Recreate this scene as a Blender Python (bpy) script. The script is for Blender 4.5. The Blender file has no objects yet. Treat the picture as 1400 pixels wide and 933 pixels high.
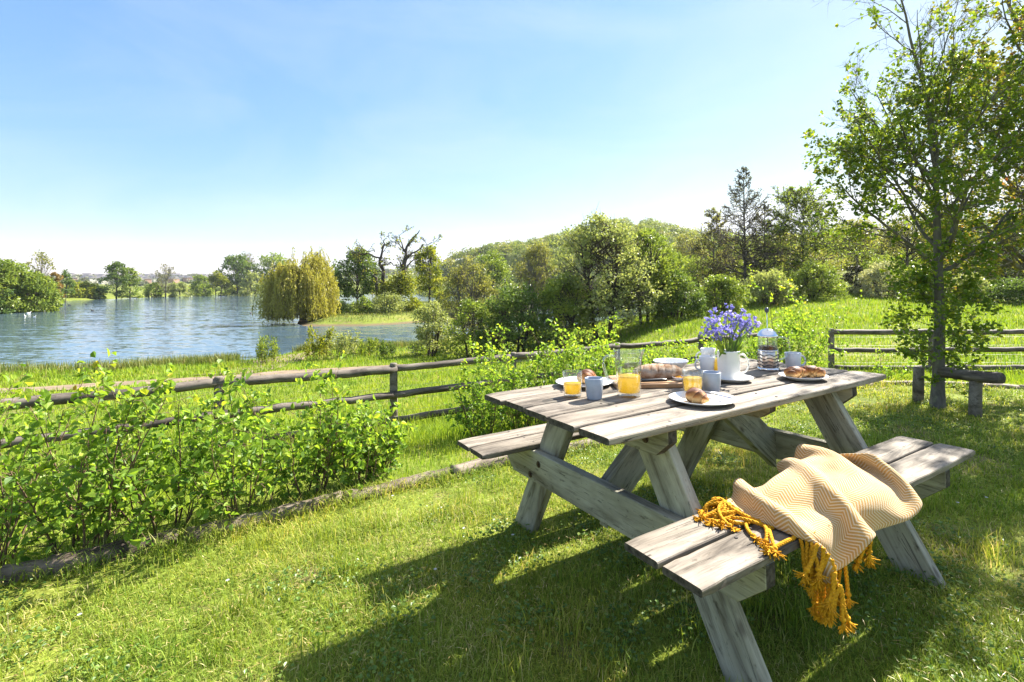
import bpy, bmesh, math, random
import numpy as np
from mathutils import Vector, Matrix, Euler

SC = bpy.context.scene
COL = SC.collection
R = math.radians

# ------------------------------------------------------------------ camera, sky, sun, exposure
CAM_H = 1.2396
FPX = 662.9            # focal length in photo pixels (photo 1400 wide)
HOR = 393.0            # horizon row in the photo
cd = bpy.data.cameras.new('camera')
cd.sensor_width = 36.0
cd.lens = FPX / 1400 * 36.0
cd.shift_y = -(466.5 - HOR) / 1400
cd.clip_start = 0.05
cd.clip_end = 6000
cam = bpy.data.objects.new('camera', cd)
cam.location = (0, 0, CAM_H)
cam.rotation_euler = (R(90), 0, 0)
COL.objects.link(cam)
SC.camera = cam

SUN_DIR = Vector((0.675, 0.575, 0.785)).normalized()     # towards the sun
EL = math.asin(SUN_DIR.z)
AZ = math.atan2(SUN_DIR.x, SUN_DIR.y)                     # from +Y towards +X
w = bpy.data.worlds.new('World'); SC.world = w; w.use_nodes = True
nt = w.node_tree; N = nt.nodes; LK = nt.links; N.clear()
out = N.new('ShaderNodeOutputWorld'); bg = N.new('ShaderNodeBackground')
sky = N.new('ShaderNodeTexSky'); sky.sky_type = 'NISHITA'; sky.sun_disc = False
sky.sun_elevation = EL; sky.sun_rotation = AZ
sky.altitude = 50; sky.air_density = 1.0; sky.dust_density = 0.25; sky.ozone_density = 2.0
bg.inputs['Strength'].default_value = 0.082
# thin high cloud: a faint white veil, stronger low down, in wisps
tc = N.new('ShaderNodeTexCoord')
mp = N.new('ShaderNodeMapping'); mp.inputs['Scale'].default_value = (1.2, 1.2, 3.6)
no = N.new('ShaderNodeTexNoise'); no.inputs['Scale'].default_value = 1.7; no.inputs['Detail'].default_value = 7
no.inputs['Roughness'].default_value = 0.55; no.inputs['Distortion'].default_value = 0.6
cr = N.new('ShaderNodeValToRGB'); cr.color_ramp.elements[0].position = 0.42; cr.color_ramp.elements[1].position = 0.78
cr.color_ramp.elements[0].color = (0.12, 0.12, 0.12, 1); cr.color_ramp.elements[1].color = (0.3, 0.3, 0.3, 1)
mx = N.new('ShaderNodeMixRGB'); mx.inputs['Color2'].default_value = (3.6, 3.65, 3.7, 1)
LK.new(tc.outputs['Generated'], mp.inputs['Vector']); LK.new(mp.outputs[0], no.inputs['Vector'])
# unseen bright veil added high overhead to fill the shadows
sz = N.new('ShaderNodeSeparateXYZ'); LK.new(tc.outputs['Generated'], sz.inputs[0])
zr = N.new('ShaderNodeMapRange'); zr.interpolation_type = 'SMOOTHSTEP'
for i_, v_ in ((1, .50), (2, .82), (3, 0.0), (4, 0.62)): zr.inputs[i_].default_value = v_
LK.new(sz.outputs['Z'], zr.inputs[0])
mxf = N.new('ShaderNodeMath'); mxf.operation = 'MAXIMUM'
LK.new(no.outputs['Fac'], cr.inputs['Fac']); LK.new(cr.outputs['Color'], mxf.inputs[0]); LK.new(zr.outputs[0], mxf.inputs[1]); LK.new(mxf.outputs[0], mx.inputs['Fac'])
# soften the sky's own contrast: bluer overhead, less glare low down
sp = N.new('ShaderNodeSeparateColor'); cb = N.new('ShaderNodeCombineColor'); LK.new(sky.outputs[0], sp.inputs[0])
for ch, (pw, ml) in enumerate(((1.4, 0.52), (0.85, 0.555), (0.42, 0.78))):
    q1 = N.new('ShaderNodeMath'); q1.operation = 'MULTIPLY'; q1.inputs[1].default_value = 0.278; LK.new(sp.outputs[ch], q1.inputs[0])
    q2 = N.new('ShaderNodeMath'); q2.operation = 'POWER'; q2.inputs[1].default_value = pw; LK.new(q1.outputs[0], q2.inputs[0])
    q3 = N.new('ShaderNodeMath'); q3.operation = 'MULTIPLY'; q3.inputs[1].default_value = ml / 0.278; LK.new(q2.outputs[0], q3.inputs[0])
    q4 = N.new('ShaderNodeMath'); q4.operation = 'MINIMUM'; q4.inputs[1].default_value = (3.35, 3.45, 3.65)[ch]; LK.new(q3.outputs[0], q4.inputs[0])
    LK.new(q4.outputs[0], cb.inputs[ch])
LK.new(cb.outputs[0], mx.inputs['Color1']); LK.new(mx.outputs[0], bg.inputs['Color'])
LK.new(bg.outputs[0], out.inputs['Surface'])

sl = bpy.data.lights.new('sun', 'SUN'); sl.energy = 4.7; sl.angle = R(0.53); sl.color = (1.0, 0.94, 0.84)
so = bpy.data.objects.new('sun', sl); COL.objects.link(so)
so.rotation_euler = SUN_DIR.to_track_quat('Z', 'Y').to_euler()
so.location = (20, 18, 30)

SC.view_settings.view_transform = 'Standard'; SC.view_settings.look = 'None'
SC.view_settings.exposure = 2.1; SC.view_settings.gamma = 1.0
SC.render.engine = 'CYCLES'
SC.cycles.use_denoising = True
SC.cycles.max_bounces = 8; SC.cycles.diffuse_bounces = 3; SC.cycles.glossy_bounces = 3
SC.cycles.transmission_bounces = 6; SC.cycles.transparent_max_bounces = 12
SC.cycles.caustics_reflective = False; SC.cycles.caustics_refractive = False
SC.cycles.sample_clamp_indirect = 6

# ------------------------------------------------------------------ materials
def mat(name):
    m = bpy.data.materials.new(name); m.use_nodes = True
    t = m.node_tree; t.nodes.clear()
    o = t.nodes.new('ShaderNodeOutputMaterial')
    return m, t, t.nodes, t.links, o

def ramp(n, stops):
    r = n.new('ShaderNodeValToRGB'); e = r.color_ramp.elements
    e[0].position, e[0].color = stops[0][0], (*stops[0][1], 1)
    e[1].position, e[1].color = stops[-1][0], (*stops[-1][1], 1)
    for p, c in stops[1:-1]:
        x = e.new(p); x.color = (*c, 1)
    return r

def noise(n, l, vec, scale, detail=4, rough=0.55, dist=0.0):
    x = n.new('ShaderNodeTexNoise'); x.inputs['Scale'].default_value = scale
    x.inputs['Detail'].default_value = detail; x.inputs['Roughness'].default_value = rough
    x.inputs['Distortion'].default_value = dist
    if vec is not None: l.new(vec, x.inputs['Vector'])
    return x

def mixc(n, l, fac, a, b, mode='MIX'):
    x = n.new('ShaderNodeMixRGB'); x.blend_type = mode
    for s, v in (('Fac', fac), ('Color1', a), ('Color2', b)):
        if isinstance(v, (int, float)): x.inputs[s].default_value = v
        elif isinstance(v, tuple): x.inputs[s].default_value = (*v, 1)
        else: l.new(v, x.inputs[s])
    return x.outputs[0]

def math_(n, l, op, a, b=None, c=None, clamp=False):
    x = n.new('ShaderNodeMath'); x.operation = op; x.use_clamp = clamp
    for i, v in enumerate((a, b, c)):
        if v is None: continue
        if isinstance(v, (int, float)): x.inputs[i].default_value = v
        else: l.new(v, x.inputs[i])
    return x.outputs[0]

def princ(n, l, o, rough=0.6, spec=0.5, metal=0.0):
    p = n.new('ShaderNodeBsdfPrincipled')
    p.inputs['Roughness'].default_value = rough; p.inputs['Specular IOR Level'].default_value = spec
    p.inputs['Metallic'].default_value = metal
    if o is not None: l.new(p.outputs[0], o.inputs['Surface'])
    return p

def mat_plain(name, col, rough=0.5, spec=0.5, metal=0.0, var=0.08, vscale=30, bump=0.0):
    m, t, n, l, o = mat(name)
    p = princ(n, l, o, rough, spec, metal)
    c = n.new('ShaderNodeTexCoord')
    x = noise(n, l, c.outputs['Object'], vscale, 4)
    dk = tuple(v * (1 - var * 2) for v in col); lt = tuple(min(1, v * (1 + var)) for v in col)
    r = ramp(n, [(0.3, dk), (0.7, lt)]); l.new(x.outputs['Fac'], r.inputs['Fac']); l.new(r.outputs[0], p.inputs['Base Color'])
    if bump:
        b = n.new('ShaderNodeBump'); b.inputs['Strength'].default_value = bump; b.inputs['Distance'].default_value = 0.01
        l.new(x.outputs['Fac'], b.inputs['Height']); l.new(b.outputs[0], p.inputs['Normal'])
    return m

LEAF_GAIN = (1.6, 1.42, 1.25)          # spring leaves: young, pale
def mat_leaf(name, stops, trans=0.46, tcol=(1.25, 1.2, 0.6), rough=0.42, spec=0.35):
    """leaf: 'rnd' per face picks the colour; part of the light comes through the blade"""
    m, t, n, l, o = mat(name)
    a = n.new('ShaderNodeAttribute'); a.attribute_name = 'rnd'
    stops = [(q, (min(c[0] * LEAF_GAIN[0], .6), min(c[1] * LEAF_GAIN[1], .6), c[2] * LEAF_GAIN[2])) for q, c in stops]
    r = ramp(n, stops); l.new(a.outputs['Fac'], r.inputs['Fac'])
    p = princ(n, l, None, rough, spec); l.new(r.outputs[0], p.inputs['Base Color'])
    tr = n.new('ShaderNodeBsdfTranslucent')
    tc_ = mixc(n, l, 1.0, r.outputs[0], tcol, 'MULTIPLY'); l.new(tc_, tr.inputs['Color'])
    ms = n.new('ShaderNodeMixShader'); ms.inputs[0].default_value = trans
    l.new(p.outputs[0], ms.inputs[1]); l.new(tr.outputs[0], ms.inputs[2]); l.new(ms.outputs[0], o.inputs['Surface'])
    return m

def mat_grass(name, stops, patch, trans=0.4):
    m, t, n, l, o = mat(name)
    a = n.new('ShaderNodeAttribute'); a.attribute_name = 'rnd'
    r = ramp(n, stops); l.new(a.outputs['Fac'], r.inputs['Fac'])
    c = n.new('ShaderNodeTexCoord'); x = noise(n, l, c.outputs['Object'], 0.9, 5, 0.6)
    rr = ramp(n, [(0.35, (0.72, 0.86, 0.7)), (0.5, (1, 1, 1)), (0.68, patch)]); l.new(x.outputs['Fac'], rr.inputs['Fac'])
    col = mixc(n, l, 1.0, r.outputs[0], rr.outputs[0], 'MULTIPLY')
    p = princ(n, l, None, 0.6, 0.15); l.new(col, p.inputs['Base Color'])
    tr = n.new('ShaderNodeBsdfTranslucent'); l.new(mixc(n, l, 1.0, col, (1.2, 1.12, 0.55), 'MULTIPLY'), tr.inputs['Color'])
    ms = n.new('ShaderNodeMixShader'); ms.inputs[0].default_value = trans
    l.new(p.outputs[0], ms.inputs[1]); l.new(tr.outputs[0], ms.inputs[2]); l.new(ms.outputs[0], o.inputs['Surface'])
    return m

def mat_wood(name, light, mid, dark, knots=True, crack=0.5, gscale=1.0, rough=0.75):
    """weathered board, grain along local x; each board gets its own stretch of grain"""
    m, t, n, l, o = mat(name)
    p = princ(n, l, o, rough, 0.25)
    c = n.new('ShaderNodeTexCoord'); oi = n.new('ShaderNodeObjectInfo')
    va = n.new('ShaderNodeVectorMath'); va.operation = 'MULTIPLY_ADD'
    cmb = n.new('ShaderNodeCombineXYZ')
    for i in range(3): l.new(math_(n, l, 'MULTIPLY', oi.outputs['Random'], (17.0, 5.3, 9.1)[i]), cmb.inputs[i])
    va.inputs[1].default_value = (1, 1, 1); l.new(c.outputs['Object'], va.inputs[0]); l.new(cmb.outputs[0], va.inputs[2])
    def mp(s):
        x = n.new('ShaderNodeMapping'); x.inputs['Scale'].default_value = s; l.new(va.outputs[0], x.inputs['Vector']); return x.outputs[0]
    fine = noise(n, l, mp((2.6, 62 * gscale, 62 * gscale)), 1.0, 6, 0.72, 0.7)
    broad = noise(n, l, mp((1.5, 11 * gscale, 11 * gscale)), 1.0, 6, 0.62, 1.4)
    blotch = noise(n, l, mp((5, 8, 8)), 1.0, 5, 0.6)
    r1 = ramp(n, [(0.33, dark), (0.45, mid), (0.58, light), (0.75, tuple(min(1, v * 1.15) for v in light))])
    l.new(broad.outputs['Fac'], r1.inputs['Fac'])
    r2 = ramp(n, [(0.34, (0.46, 0.43, 0.40)), (0.47, (0.92, 0.92, 0.92)), (0.68, (1.1, 1.09, 1.07))]); l.new(fine.outputs['Fac'], r2.inputs['Fac'])
    col = mixc(n, l, 1.0, r1.outputs[0], r2.outputs[0], 'MULTIPLY')
    r3 = ramp(n, [(0.3, (0.68, 0.66, 0.64)), (0.55, (1, 1, 1))]); l.new(blotch.outputs['Fac'], r3.inputs['Fac'])
    col = mixc(n, l, 0.8, col, r3.outputs[0], 'MULTIPLY')
    tone = ramp(n, [(0.0, (0.82, 0.8, 0.77)), (1.0, (1.1, 1.09, 1.08))]); l.new(oi.outputs['Random'], tone.inputs['Fac'])
    col = mixc(n, l, 1.0, col, tone.outputs[0], 'MULTIPLY')
    sp = noise(n, l, mp((22, 60, 60)), 1.0, 3, 0.6); r4 = ramp(n, [(0.62, (1, 1, 1)), (0.72, (0.42, 0.4, 0.38))]); l.new(sp.outputs['Fac'], r4.inputs['Fac'])
    col = mixc(n, l, 0.85, col, r4.outputs[0], 'MULTIPLY')
    hgt = fine.outputs['Fac']
    if crack:
        ck = noise(n, l, mp((0.9, 24, 24)), 1.0, 3, 0.5, 0.5)
        d = math_(n, l, 'ABSOLUTE', math_(n, l, 'SUBTRACT', ck.outputs['Fac'], 0.56))
        k = math_(n, l, 'LESS_THAN', d, 0.0055)
        gate = math_(n, l, 'GREATER_THAN', blotch.outputs['Fac'], 0.5)
        k = math_(n, l, 'MULTIPLY', math_(n, l, 'MULTIPLY', k, gate), crack)
        col = mixc(n, l, k, col, (0.035, 0.03, 0.026))
        hgt = math_(n, l, 'SUBTRACT', hgt, k)
    if knots:
        v = n.new('ShaderNodeTexVoronoi'); v.inputs['Scale'].default_value = 1.0; l.new(mp((3.1, 7.5, 7.5)), v.inputs['Vector'])
        rk = ramp(n, [(0.05, (1, 1, 1)), (0.105, (0, 0, 0))]); l.new(v.outputs['Distance'], rk.inputs['Fac'])
        col = mixc(n, l, math_(n, l, 'MULTIPLY', rk.outputs[0], 0.75), col, (0.09, 0.07, 0.055))
    l.new(col, p.inputs['Base Color'])
    b = n.new('ShaderNodeBump'); b.inputs['Strength'].default_value = 0.55; b.inputs['Distance'].default_value = 0.004
    l.new(hgt, b.inputs['Height']); l.new(b.outputs[0], p.inputs['Normal'])
    return m

def mat_bark(name, c1, c2, scale=12, bump=0.6, lichen=None):
    m, t, n, l, o = mat(name)
    p = princ(n, l, o, 0.9, 0.2); c = n.new('ShaderNodeTexCoord')
    mp = n.new('ShaderNodeMapping'); mp.inputs['Scale'].default_value = (1, 1, 0.3); l.new(c.outputs['Object'], mp.inputs['Vector'])
    x = noise(n, l, mp.outputs[0], scale, 6, 0.65, 0.4)
    r = ramp(n, [(0.3, c1), (0.7, c2)]); l.new(x.outputs['Fac'], r.inputs['Fac']); col = r.outputs[0]
    if lichen:
        y = noise(n, l, c.outputs['Object'], scale * 1.3, 4, 0.6); k = ramp(n, [(0.55, (0, 0, 0)), (0.66, (1, 1, 1))]); l.new(y.outputs['Fac'], k.inputs['Fac'])
        col = mixc(n, l, math_(n, l, 'MULTIPLY', k.outputs[0], 0.6), col, lichen)
    l.new(col, p.inputs['Base Color'])
    b = n.new('ShaderNodeBump'); b.inputs['Strength'].default_value = bump; b.inputs['Distance'].default_value = 0.02
    l.new(x.outputs['Fac'], b.inputs['Height']); l.new(b.outputs[0], p.inputs['Normal'])
    return m

def mat_glass(name, tint=(0.97, 0.985, 0.98), rough=0.0, base=0.05):
    """thin clear glass wall: light goes straight through, edge-on it mirrors"""
    m, t, n, l, o = mat(name)
    lw = n.new('ShaderNodeLayerWeight'); lw.inputs['Blend'].default_value = 0.5
    fc = math_(n, l, 'MULTIPLY_ADD', math_(n, l, 'POWER', lw.outputs['Facing'], 2.6), 0.62, base)
    a = n.new('ShaderNodeBsdfTransparent'); a.inputs['Color'].default_value = (*tint, 1)
    g = n.new('ShaderNodeBsdfGlossy'); g.inputs['Roughness'].default_value = rough + 0.04
    ms = n.new('ShaderNodeMixShader'); l.new(fc, ms.inputs[0])
    l.new(a.outputs[0], ms.inputs[1]); l.new(g.outputs[0], ms.inputs[2]); l.new(ms.outputs[0], o.inputs['Surface'])
    return m

def mat_juice(name, col):
    m, t, n, l, o = mat(name)
    p = princ(n, l, None, 0.25, 0.4); p.inputs['Base Color'].default_value = (*col, 1)
    c = n.new('ShaderNodeTexCoord'); x = noise(n, l, c.outputs['Object'], 40, 4)
    r = ramp(n, [(0.3, tuple(v * 0.9 for v in col)), (0.7, col)]); l.new(x.outputs['Fac'], r.inputs['Fac']); l.new(r.outputs[0], p.inputs['Base Color'])
    tr = n.new('ShaderNodeBsdfTranslucent'); tr.inputs['Color'].default_value = (*col, 1)
    ms = n.new('ShaderNodeMixShader'); ms.inputs[0].default_value = 0.7
    l.new(p.outputs[0], ms.inputs[1]); l.new(tr.outputs[0], ms.inputs[2]); l.new(ms.outputs[0], o.inputs['Surface'])
    return m

# ------------------------------------------------------------------ object helpers
def tag(o, label=None, cat=None, group=None, kind=None):
    if label: o['label'] = label
    if cat: o['category'] = cat
    if group: o['group'] = group
    if kind: o['kind'] = kind
    return o

def empty(name, loc=(0, 0, 0), rz=0.0, label=None, cat=None, group=None):
    o = bpy.data.objects.new(name, None); COL.objects.link(o)
    o.location = loc; o.rotation_euler = (0, 0, rz); o.empty_display_size = 0.1
    return tag(o, label, cat, group)

def copy_tree(o, parent=None):
    c = o.copy(); COL.objects.link(c); c.parent = parent
    for ch in list(o.children): copy_tree(ch, c)
    return c

def link(name, me, mats, parent=None, smooth=False):
    if not isinstance(mats, (list, tuple)): mats = [mats]
    for m in mats: me.materials.append(m)
    o = bpy.data.objects.new(name, me); COL.objects.link(o)
    if parent is not None: o.parent = parent
    if smooth: me.shade_smooth()
    return o

class MB:
    """collects shapes into one mesh"""
    def __init__(s): s.v = []; s.f = []; s.m = []; s.sm = []
    def add(s, vs, fs, mi=0, smooth=False):
        b = len(s.v); s.v += [tuple(p) for p in vs]
        for f in fs: s.f.append([i + b for i in f]); s.m.append(mi); s.sm.append(smooth)
        return s
    def lathe(s, prof, seg=32, c=(0, 0, 0), mi=0, smooth=True, close=False):
        vs = []; k = len(prof)
        for i in range(seg):
            a = 2 * math.pi * i / seg; ca, sa = math.cos(a), math.sin(a)
            vs += [(c[0] + r * ca, c[1] + r * sa, c[2] + z) for r, z in prof]
        fs = []
        for i in range(seg):
            j = (i + 1) % seg
            for q in range(k if close else k - 1):
                q2 = (q + 1) % k
                fs.append([i * k + q, j * k + q, j * k + q2, i * k + q2])
        return s.add(vs, fs, mi, smooth)
    def tube(s, pts, rad, k=8, mi=0, smooth=True, cap=True, squash=None):
        pts = np.asarray(pts, float); n = len(pts)
        rad = np.full(n, rad) if np.isscalar(rad) else np.asarray(rad, float)
        V, F = tube_arr(pts, rad, k, squash)
        fs = F.tolist()
        if cap: fs += [list(range(k))[::-1], [(n - 1) * k + i for i in range(k)]]
        return s.add(V.tolist(), fs, mi, smooth)
    def box(s, c, size, mi=0, rot=None):
        x, y, z = [v / 2 for v in size]
        vs = [Vector((i * x, j * y, k * z)) for k in (-1, 1) for j in (-1, 1) for i in (-1, 1)]
        if rot is not None: vs = [rot @ v for v in vs]
        vs = [v + Vector(c) for v in vs]
        return s.add(vs, [[0, 2, 3, 1], [4, 5, 7, 6], [0, 1, 5, 4], [2, 6, 7, 3], [0, 4, 6, 2], [1, 3, 7, 5]], mi)
    def build(s, name, mats, parent=None, bevel=0.0, sub=0):
        me = bpy.data.meshes.new(name); me.from_pydata(s.v, [], s.f); me.update()
        me.polygons.foreach_set('material_index', s.m); me.polygons.foreach_set('use_smooth', s.sm)
        o = link(name, me, mats, parent)
        if bevel:
            b = o.modifiers.new('bevel', 'BEVEL'); b.width = bevel; b.segments = 2; b.limit_method = 'ANGLE'
        if sub:
            b = o.modifiers.new('sub', 'SUBSURF'); b.levels = sub; b.render_levels = sub
        return o

def tube_arr(pts, rad, k=6, squash=None):
    """vertices (n*k,3) and quads of a tube round a polyline"""
    n = len(pts)
    T = np.gradient(pts, axis=0); T /= np.linalg.norm(T, axis=1, keepdims=True) + 1e-9
    ref = np.array([0, 0, 1.0]) if abs(T[0, 2]) < 0.9 else np.array([1.0, 0, 0])
    A = np.cross(T, ref); A /= np.linalg.norm(A, axis=1, keepdims=True) + 1e-9
    B = np.cross(A, T)
    a = np.arange(k) * 2 * np.pi / k
    ca, sa = np.cos(a), np.sin(a)
    if squash: sa = sa * squash
    V = pts[:, None, :] + rad[:, None, None] * (A[:, None, :] * ca[None, :, None] + B[:, None, :] * sa[None, :, None])
    i = np.arange(n - 1)[:, None] * k; j = np.arange(k)[None, :]; j2 = (j + 1) % k
    F = np.stack([i + j, i + j2, i + k + j2, i + k + j], -1).reshape(-1, 4)
    return V.reshape(-1, 3), F

def np_mesh(name, V, F, mats, parent=None, attr=None, smooth=False):
    """mesh from arrays: F is (m,4) quads, or a tuple (quads, tris)"""
    V = np.asarray(V, np.float32)
    Q, Tt = (F if isinstance(F, tuple) else (F, np.zeros((0, 3), int)))
    Q = np.asarray(Q, np.int32).reshape(-1, 4); Tt = np.asarray(Tt, np.int32).reshape(-1, 3)
    me = bpy.data.meshes.new(name)
    me.vertices.add(len(V)); me.vertices.foreach_set('co', V.ravel())
    loops = np.concatenate([Q.ravel(), Tt.ravel()]); me.loops.add(len(loops)); me.loops.foreach_set('vertex_index', loops)
    cnt = np.concatenate([np.full(len(Q), 4), np.full(len(Tt), 3)]).astype(np.int32)
    st = np.concatenate([[0], np.cumsum(cnt)[:-1]]).astype(np.int32) if len(cnt) else cnt
    me.polygons.add(len(cnt)); me.polygons.foreach_set('loop_start', st)
    me.polygons.foreach_set('use_smooth', np.full(len(cnt), smooth))
    if attr is not None:
        at = me.attributes.new('rnd', 'FLOAT', 'FACE'); at.data.foreach_set('value', np.asarray(attr, np.float32))
    me.update(calc_edges=True)
    return link(name, me, mats, parent)

def tubes_mesh(name, tubes, mats, parent=None, k=5):
    Vs, Fs, b = [], [], 0
    for p, r in tubes:
        p = np.asarray(p, float)
        kk = k if np.max(r) > 0.004 else 3
        V, F = tube_arr(p, np.asarray(r, float), kk); Vs.append(V); Fs.append(F + b); b += len(V)
    return np_mesh(name, np.concatenate(Vs), np.concatenate(Fs), mats, parent, smooth=True)

def unit(a): return a / (np.linalg.norm(a, axis=-1, keepdims=True) + 1e-9)

def leaves_arr(P, A, NR, L, W, rng, fold=0.25, simple=False):
    """one folded ovate leaf per point: axis A, face normal NR, length L, width W"""
    n = len(P); A = unit(A); B = unit(np.cross(A, NR)); NN = np.cross(B, A)
    L = np.broadcast_to(L, (n,))[:, None]; W = np.broadcast_to(W, (n,))[:, None]
    up = NN * W * fold
    droop = -NN * L * 0.12
    if simple:
        V = np.stack([P, P + A * L * 0.5 + B * W * 0.5 + up, P + A * L + droop, P + A * L * 0.5 - B * W * 0.5 + up], 1)
        F = np.arange(n)[:, None] * 4 + np.arange(4)[None]
        return V.reshape(-1, 3), F, 1
    V = np.stack([P, P + A * L * 0.33 + B * W * 0.5 + up, P + A * L * 0.72 + B * W * 0.36 + up + droop * 0.5, P + A * L + droop,
                  P + A * L * 0.72 - B * W * 0.36 + up + droop * 0.5, P + A * L * 0.33 - B * W * 0.5 + up], 1)
    i = np.arange(n)[:, None] * 6
    F = np.concatenate([i + np.array([[0, 1, 2, 3]]), i + np.array([[0, 3, 4, 5]])], 1).reshape(-1, 4)
    return V.reshape(-1, 3), F, 2

def foliage(name, P, A, NR, L, W, m, rng, parent=None, rnd=None, simple=False, fold=0.25):
    V, F, k = leaves_arr(P, A, NR, L, W, rng, fold, simple)
    if rnd is None: rnd = rng.random(len(P))
    return np_mesh(name, V, F, m, parent, attr=np.repeat(rnd, k))

def rdir(rng, n): return unit(rng.normal(size=(n, 3)))

def smooth01(x, a, b):
    t = np.clip((x - a) / (b - a), 0, 1); return t * t * (3 - 2 * t)

def wob(x, y, s=1.0, seed=0.0):
    """cheap smooth noise in about -1..1"""
    x = np.asarray(x) * s; y = np.asarray(y) * s
    return (np.sin(1.3 * x + 0.7 * y + seed) + np.sin(-0.9 * x + 1.7 * y + 1.3 + seed * 2) + np.sin(2.3 * x + 0.4 * y + 4.1 + seed)
            + np.sin(0.6 * x - 2.6 * y + 2.2 + seed * 3)) / 4

# ------------------------------------------------------------------ terrain
ZW = -2.4                                           # lake level
def at(px, py, Y): return ((px - 700) * Y / FPX, Y, CAM_H - (py - HOR) * Y / FPX)
def at_level(px, py, z=ZW):
    Y = (CAM_H - z) * FPX / (py - HOR); return ((px - 700) * Y / FPX, Y)

def lawn_z(x, y): return 0.0244 * (x - 0.89) - 0.0082 * (y - 2.29)

LAKE = np.array([at_level(*p) for p in [(-420, 560), (-150, 528), (0, 514), (150, 509), (250, 502), (330, 497), (375, 489), (420, 482), (480, 480), (560, 477), (620, 471),
    (700, 463), (790, 453), (880, 444), (940, 437), (965, 425), (930, 415), (850, 408), (700, 402.5), (600, 400.5), (450, 400.5), (330, 402), (250, 404.5), (180, 407.5),
    (85, 412), (80, 420), (40, 426), (0, 429), (-150, 434), (-400, 445), (-900, 500)]])
ISLE = np.array([at_level(*p) for p in [(408, 443), (420, 446.5), (450, 446), (500, 446), (545, 443.5), (590, 440), (650, 438), (720, 433), (700, 419), (600, 416.5), (540, 416), (480, 419), (440, 423), (414, 432)]])

def poly_sd(poly, x, y):
    """signed distance to a polygon, negative inside"""
    d = np.full(x.shape, 1e9); ins = np.zeros(x.shape, bool)
    for i in range(len(poly)):
        ax, ay = poly[i]; bx, by = poly[(i + 1) % len(poly)]
        ex, ey = bx - ax, by - ay
        t = np.clip(((x - ax) * ex + (y - ay) * ey) / (ex * ex + ey * ey + 1e-12), 0, 1)
        d = np.minimum(d, np.hypot(x - ax - t * ex, y - ay - t * ey))
        c = ((ay > y) != (by > y)) & (x < (bx - ax) * (y - ay) / (by - ay + 1e-12) + ax)
        ins ^= c
    return np.where(ins, -d, d)

def land_sd(x, y):
    """distance to the water's edge, positive on land"""
    a = poly_sd(LAKE, x, y); b = poly_sd(ISLE, x, y)
    return np.where(b < 0, -b, np.where(a < 0, -np.minimum(-a, b), a))

# edge of the mown lawn = the line of timber edging
EDGE = [(-9.3, -2.4), (-2.32, 2.2), (-1.72, 2.53), (-1.04, 2.98), (-0.05, 3.56), (2.2, 4.75), (4.45, 6.0), (5.8, 5.55), (9.0, 4.6), (14, 3.2)]
FENCE = [(-9.2, 0.9), (-7.85, 1.95), (-6.3, 3.0), (-4.75, 4.13), (-3.18, 5.27), (-1.57, 6.43), (0.02, 7.36), (1.78, 8.24), (3.5, 8.95), (5.2, 9.2), (6.06, 9.2), (7.96, 9.2), (9.86, 9.2), (11.8, 9.2), (13.7, 9.2)]
FGZ = [-.68, -.67, -.66, -.66, -.66, -.70, -.67, -.63, -.59, -.48, -.47, -.465, -.46, -.45, -.44]

cp = [(x, y, lawn_z(x, y)) for x, y in [(-7, -6), (0, -6), (7, -6), (-4, -1), (-2, 1), (0, 0), (3, 0), (7, 0), (-0.7, 2.4), (1, 3), (3, 3), (3, 4.6), (5, 4), (8, 3)]]
cp += [(x, y, lawn_z(x, y) - 0.02) for x, y in EDGE]
cp += [(x, y, z) for (x, y), z in zip(FENCE, FGZ)]
cp += [at(880, 443, 25), at(970, 432, 27), at(1100, 410, 30), at(1155, 404, 32), at(1250, 409, 30), at(1400, 414, 28), (9.2, 14, -.37), (14, 16, -.1),
       (20, 20, .1), (30, 20, .3), (20, 50, 1.5), (40, 50, 2.6), (60, 60, 4), (40, 80, 4), (70, 20, 2), (0, -20, .1), (-14, -12, -.5), (14, -12, .4), (-22, -2, -1.4), (-14, 9, -1.4), (-8, 14, -1.6),
       (-2, 18, -1.7), (3, 18, -1.4), (5, 22, -1.2), (2, 25, -2.0), (-30, 16, -2.2), (-40, -20, -2), (40, -30, 2)]
cp += [(p[0], p[1], ZW + 0.1) for p in LAKE[0:15]]
cp = np.array(cp); S_ = 10.0
def _phi(r2): return np.where(r2 > 1e-12, 0.5 * r2 * np.log(r2 + 1e-12), 0)
_n = len(cp); _p = cp[:, :2] / S_
_K = _phi(((_p[:, None] - _p[None]) ** 2).sum(-1)) + np.eye(_n) * 0.002
_P = np.c_[np.ones(_n), _p]
_sol = np.linalg.solve(np.block([[_K, _P], [_P.T, np.zeros((3, 3))]]), np.r_[cp[:, 2], 0, 0, 0])

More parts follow.
